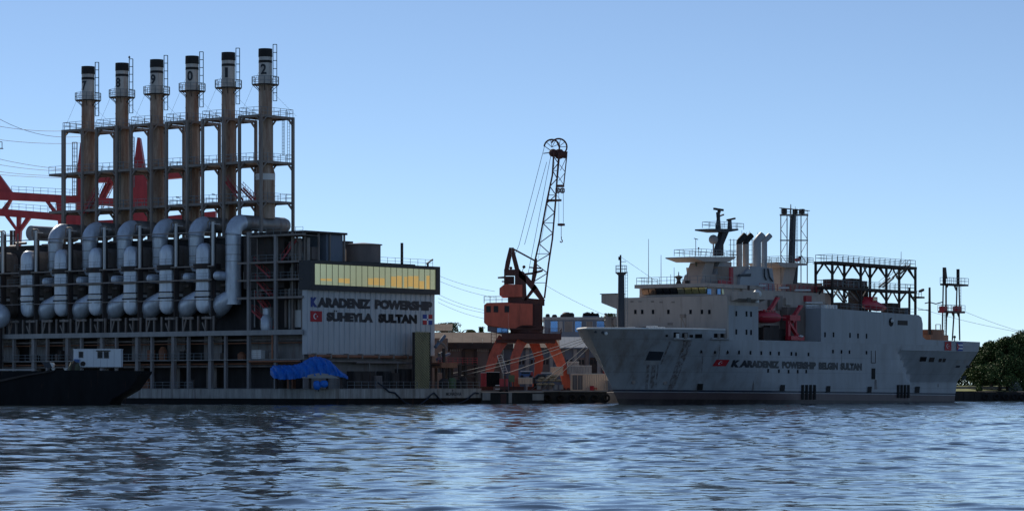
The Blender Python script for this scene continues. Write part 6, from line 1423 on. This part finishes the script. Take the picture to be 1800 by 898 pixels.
# left edge: rusty neighbouring structure
t = thing('silo_house', 'weathered brown plant house with pipes at the far left edge', 'plant house', loc=(0, 520, 0))
def l3(px, py): q = at(px, py, 520); return q.x, q.z
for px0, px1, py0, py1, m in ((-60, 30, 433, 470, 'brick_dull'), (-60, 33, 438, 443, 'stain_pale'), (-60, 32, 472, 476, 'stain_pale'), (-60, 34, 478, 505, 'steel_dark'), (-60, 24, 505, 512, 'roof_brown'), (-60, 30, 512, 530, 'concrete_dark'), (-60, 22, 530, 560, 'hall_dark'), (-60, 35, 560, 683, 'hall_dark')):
    (a_, b0), (c_, d_) = l3(px0, py1), l3(px1, py0); MB().box(a_, c_, 0 if 'stain' not in m else -.5, 6, b0, d_).build('storey', m, t)
for k in range(6): (a_, b0) = l3(3+k*5, 470); (_, d_) = l3(0, 445); MB().box(a_, a_+.25, -.2, 0, b0, d_).build('post', 'stain_pale', t)
(a_, b0) = l3(12, 490); MB().path([(a_-1, -.4, b0), (a_, -.4, b0+.8), (a_+1.2, -.4, b0)], .4, 10).build('pipe', 'red_steel', t, 40)
# rounded cladding end at lower left
q = at(8, 556, 500); t = thing('round_tank', 'blue grey rounded tank end cut by the left edge', 'tank', loc=(q.x-.8, 498, 2)); MB().sphere((0, 0, q.z-2), 2.2, 20).build('shell', 'cladding', t, 60); MB().lathe([(.7, 0), (.7, q.z-4)], (0, 0, 0), 12).build('stand', 'steel_dark', t)
# overhead wires
def wire(a_, c_, sag, label, r=.03, grp='overhead wires against the sky'):
    pts = [a_.lerp(c_, k/14)-Vector((0, 0, sag*4*(k/14)*(1-k/14))) for k in range(15)]; swag('overhead_wire', pts, r, 'steel_mid', label, 'wire', grp, 5)
wires = [((-40, 185), (170, 235), 3, 'overhead wire at the far left, the highest, falling to the first stack'), ((-40, 214), (150, 228), 1, 'overhead wire, second from the top at the far left'), ((-40, 240), (170, 250), .8, 'overhead wire level with the stack frame top, far left'), ((-40, 270), (120, 298), .5, 'overhead wire crossing just above the thick pair at left'), ((-40, 282), (120, 301), .5, 'darker overhead wire of the thick pair at left'), ((-40, 296), (130, 309), .5, 'overhead wire under the thick pair at left'), ((-40, 303), (130, 313), .3, 'lowest overhead wire above the red boom')]
for a_, c_, s_, lb_ in wires: wire(at(*a_, 600), at(*c_, 590), s_, lb_, .05)
for k, (a_, c_, lb_) in enumerate((((770, 484), (870, 512), 'upper wire between the facade and the crane cab'), ((770, 493), (870, 523), 'second wire between the facade and the crane cab'), ((770, 517), (852, 545), 'third wire between the facade and the crane cab'), ((770, 524), (852, 550), 'fourth wire between the facade and the crane cab'), ((770, 531), (852, 560), 'lowest wire between the facade and the crane cab'), ((957, 500), (1080, 560), 'wire running from the crane down to the grey ship'), ((1610, 540), (1800, 585), 'upper wire over the stern of the grey ship'), ((1690, 545), (1830, 592), 'lower wire over the trees behind the stern'))): wire(at(*a_, 600), at(*c_, 600), .4, lb_, .035)
# birds
me_bd = MB().path([(-.25, 0, .2), (-.1, 0, .28), (.12, 0, .34), (.25, 0, .22), (.4, 0, .12)], [.02, .1, .11, .07, .02], 8).sphere((-.2, 0, .42), .08, 8).bar((-.28, 0, .42), (-.36, 0, .4), .03).bar((0, .03, .0), (.02, .03, .22), .02).mesh('bird', 'soot_black', 50)
for px, py, lb_ in ((312, 350, 'small dark bird perched on the lower rail between the middle stacks'), (375, 345, 'small dark bird perched on the rail left of the fifth stack')):
    q = at(px, py, 480); o = link(me_bd, 'bird', None, tuple(q)); o.scale = (.95, .95, .95); tag(o, lb_, 'bird', 'birds on the stack rails')
# ------------------------------------------------------------------ right bank: wall, path, trees
rw = thing('river_wall', 'dark stone river wall with tyres running from the stern to the right edge', 'wall', loc=(0, 575, 0))
a_ = at(1690, 690, 575); 
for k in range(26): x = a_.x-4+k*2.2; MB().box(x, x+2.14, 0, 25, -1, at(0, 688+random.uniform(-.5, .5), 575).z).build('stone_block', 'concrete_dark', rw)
for k, px in enumerate((1733, 1752, 1768, 1784, 1797)): q = at(px, 697, 574.6); o = link(me_t, 'tyre_fender', None, tuple(q)); tag(o, ['black tyre on the river wall nearest the stern', 'second black tyre from the stern on the river wall', 'middle black tyre on the river wall', 'black tyre on the river wall under the pale bush', 'black tyre at the right edge of the river wall'][k], 'tyre', 'tyres on the river wall')
b = MB(); b.box(84, 130, 606, 606.2, 2.4, 3.0); t = b.build('low_wall', 'concrete', None); tag(t, 'low pale kerb wall under the trees at the right', 'low wall')
leafm = []
for nm, c_ in (('leaf_dark', (.045, .07, .025)), ('leaf_mid', (.075, .115, .035)), ('leaf_light', (.12, .17, .055))): leafm.append(mat(nm, c_, .8, 0, .35, 1., streak=False, spec=.15))
def tree(px, py_top, Y, rad, label, seed, pyb=686, group='trees on the right bank', nl=15000, squash=.85, trunk_r=.35, tier=None):
    r_ = random.Random(seed); q = at(px, pyb, Y); top = at(px, py_top, Y).z-q.z
    t = thing('tree', label, 'tree', loc=(q.x, Y, q.z-.3), group=group)
    tr = MB(); th_ = top*.3; tr.path([(0, 0, -.3), (.1, 0, th_*.5), (-.1, .1, th_)], [trunk_r*1.25, trunk_r, trunk_r*.8], 9)
    tr.build('trunk', 'bark', t, 50)
    cl = []
    for k in range(10):
        an = 6.28*k/10+r_.uniform(-.3, .3); e_ = r_.uniform(.25, .9); rr_ = rad*r_.uniform(.55, .95); c_ = Vector((math.cos(an)*rr_*math.cos(e_), math.sin(an)*rr_*math.cos(e_), th_+(top-th_)*(-.05)+(top-th_)*.8*math.sin(e_)))
        MB().path([(0, 0, th_*.9), c_*.5+Vector((0, 0, th_*.55)), c_], [trunk_r*.45, trunk_r*.28, .05], 6).build('limb', 'bark', t, 50); cl.append((c_, r_.uniform(.2, .4)*rad))
    for k in range(28):
        cl.append((Vector((r_.gauss(0, rad*.42), r_.gauss(0, rad*.42), th_+r_.uniform(-.1, .86)*(top-th_))), r_.uniform(.13, .3)*rad))
    bs3 = [MB(), MB(), MB()]
    for k in range(nl):
        c_, cr_ = cl[r_.randrange(len(cl))]; d_ = Vector((r_.gauss(0, 1), r_.gauss(0, 1), r_.gauss(0, 1))).normalized(); p = c_+Vector((d_.x, d_.y, d_.z*squash))*cr_*(r_.random()**.35)*r_.uniform(.85, 1.15)
        if p.z > top+.3 or p.z < 1.2: continue
        a_ = Vector((r_.gauss(0, 1), r_.gauss(0, 1), r_.gauss(0, 1))).normalized(); e_ = a_.orthogonal().normalized(); s_ = r_.uniform(.14, .34)
        g = 0 if r_.random() < .45 else (1 if r_.random() < .75 else 2)
        bs3[g].add([p-a_*s_, p+e_*s_*.6, p+a_*s_, p-e_*s_*.6], [(0, 1, 2, 3)])
    for b3, nm in zip(bs3, ('leaf_dark', 'leaf_mid', 'leaf_light')): b3.build('crown', nm, t, kind='stuff')
tree(1742, 592, 610, 6.2, 'dark rounded tree just right of the stern', 1)
tree(1771, 580, 606, 7.0, 'largest dark tree on the right bank with pale lit tips', 2)
tree(1800, 575, 612, 7.2, 'tall tree cut by the right edge', 3)
tree(1724, 606, 620, 6.5, 'lower tree half hidden behind the stern', 4, nl=14000)
tree(1757, 612, 602, 6.5, 'low spreading tree between the two larger ones', 5, nl=9000)
rh = random.Random(21); hb = MB()
for k in range(15000):
    p = Vector((rh.uniform(86, 135), rh.uniform(646, 652), 0)); p.z = 3.2+rh.random()**.8*(4.2+1.2*math.sin(p.x*.5)+.6*math.sin(p.x*1.7)); a2 = Vector((rh.gauss(0, 1), rh.gauss(0, 1), rh.gauss(0, 1))).normalized(); e_ = a2.orthogonal().normalized(); s_ = rh.uniform(.2, .4)
    hb.add([p-a2*s_, p+e_*s_*.6, p+a2*s_, p-e_*s_*.6], [(0, 1, 2, 3)])
tag(hb.build('undergrowth', 'leaf_dark'), 'dark band of undergrowth behind the lawn at the right', 'undergrowth', kind='stuff')
def bush(px0, px1, py0, Y, label, seed, m=('leaf_mid', 'leaf_light', 'leaf_dark')):
    r_ = random.Random(seed); a_, c_ = at(px0, 688, Y), at(px1, py0, Y); t = thing('bush', label, 'bush', loc=((a_.x+c_.x)/2, Y, a_.z), group='bushes under the trees'); w_ = (c_.x-a_.x)/2; h_ = c_.z-a_.z; b3 = [MB() for _ in m]
    for k in range(1300):
        th = r_.uniform(0, 6.28); rr_ = r_.random()**.5; z_ = h_*r_.random()**.8*(1-rr_**3*.6)*(1+.25*math.sin(th*3)); p = Vector((w_*rr_*math.cos(th), 1.5*rr_*math.sin(th), z_)); a2 = Vector((r_.gauss(0, 1), r_.gauss(0, 1), r_.gauss(0, 1))).normalized(); e_ = a2.orthogonal().normalized(); s_ = r_.uniform(.1, .22)
        b3[r_.randrange(len(m))].add([p-a2*s_, p+e_*s_*.6, p+a2*s_, p-e_*s_*.6], [(0, 1, 2, 3)])
    for b_, nm in zip(b3, m): b_.build('foliage', nm, t, kind='stuff')
    MB().path([(0, 0, -.2), (.05, 0, h_*.5)], [.1, .05], 6).build('stem', 'bark', t)
mat('leaf_grey', (.16, .18, .17), .7, 0, .2)
bush(1774, 1796, 673, 596, 'pale grey bush beneath the right hand trees', 6, ('leaf_grey', 'leaf_light', 'leaf_grey'))
bush(1716, 1726, 676, 598, 'small green bush right behind the stern', 7); bush(1792, 1812, 668, 599, 'dark bush at the right edge', 8)
for k, (px, dx) in enumerate(((1750, 0), (1753, 0), (1727, 0))): pass
# small trees over the warehouse roofs
def small_tree(px, pyt, w_, label, seed, kind='t'):
    r_ = random.Random(seed); Y = 600; q = at(px, 610, Y); top = at(px, pyt, Y).z-q.z; t = thing('tree', label, 'tree', loc=(q.x, Y, q.z), group='trees behind the warehouse'); MB().path([(0, 0, -4), (.1, 0, top*.8)], [.3, .12], 7).build('trunk', 'bark', t); b = MB()
    if kind == 'palm':
        for k in range(14):
            an = r_.uniform(0, 6.28); pts = [Vector((math.cos(an)*w_*s_, math.sin(an)*w_*s_, top*.85+top*.25*s_-top*.45*s_*s_)) for s_ in (0, .3, .6, 1)]
            for a_, c_ in zip(pts, pts[1:]): b.bar(a_, c_, .35, .05)
    else:
        for k in range(900):
            d_ = Vector((r_.gauss(0, .4)*w_, r_.gauss(0, .4)*w_, top*r_.uniform(.5, 1.0))); a2 = Vector((r_.gauss(0, 1), r_.gauss(0, 1), r_.gauss(0, 1))).normalized(); e_ = a2.orthogonal().normalized(); s_ = r_.uniform(.12, .26); b.add([d_-a2*s_, d_+e_*s_*.6, d_+a2*s_, d_-e_*s_*.6], [(0, 1, 2, 3)])
    b.build('crown', 'leaf_dark', t, kind='stuff')
small_tree(793, 567, 2.2, 'leafy treetop over the shed roof beside the facade', 11); small_tree(778, 568, 1.0, 'thin treetop poking over the shed ridge', 12); small_tree(826, 575, 2.2, 'small palm top over the warehouse roof', 13, 'palm'); small_tree(846, 575, .5, 'narrow pointed treetop left of the crane cab', 14); small_tree(1073, 551, 1.5, 'treetop just left of the foremast of the grey ship', 15)
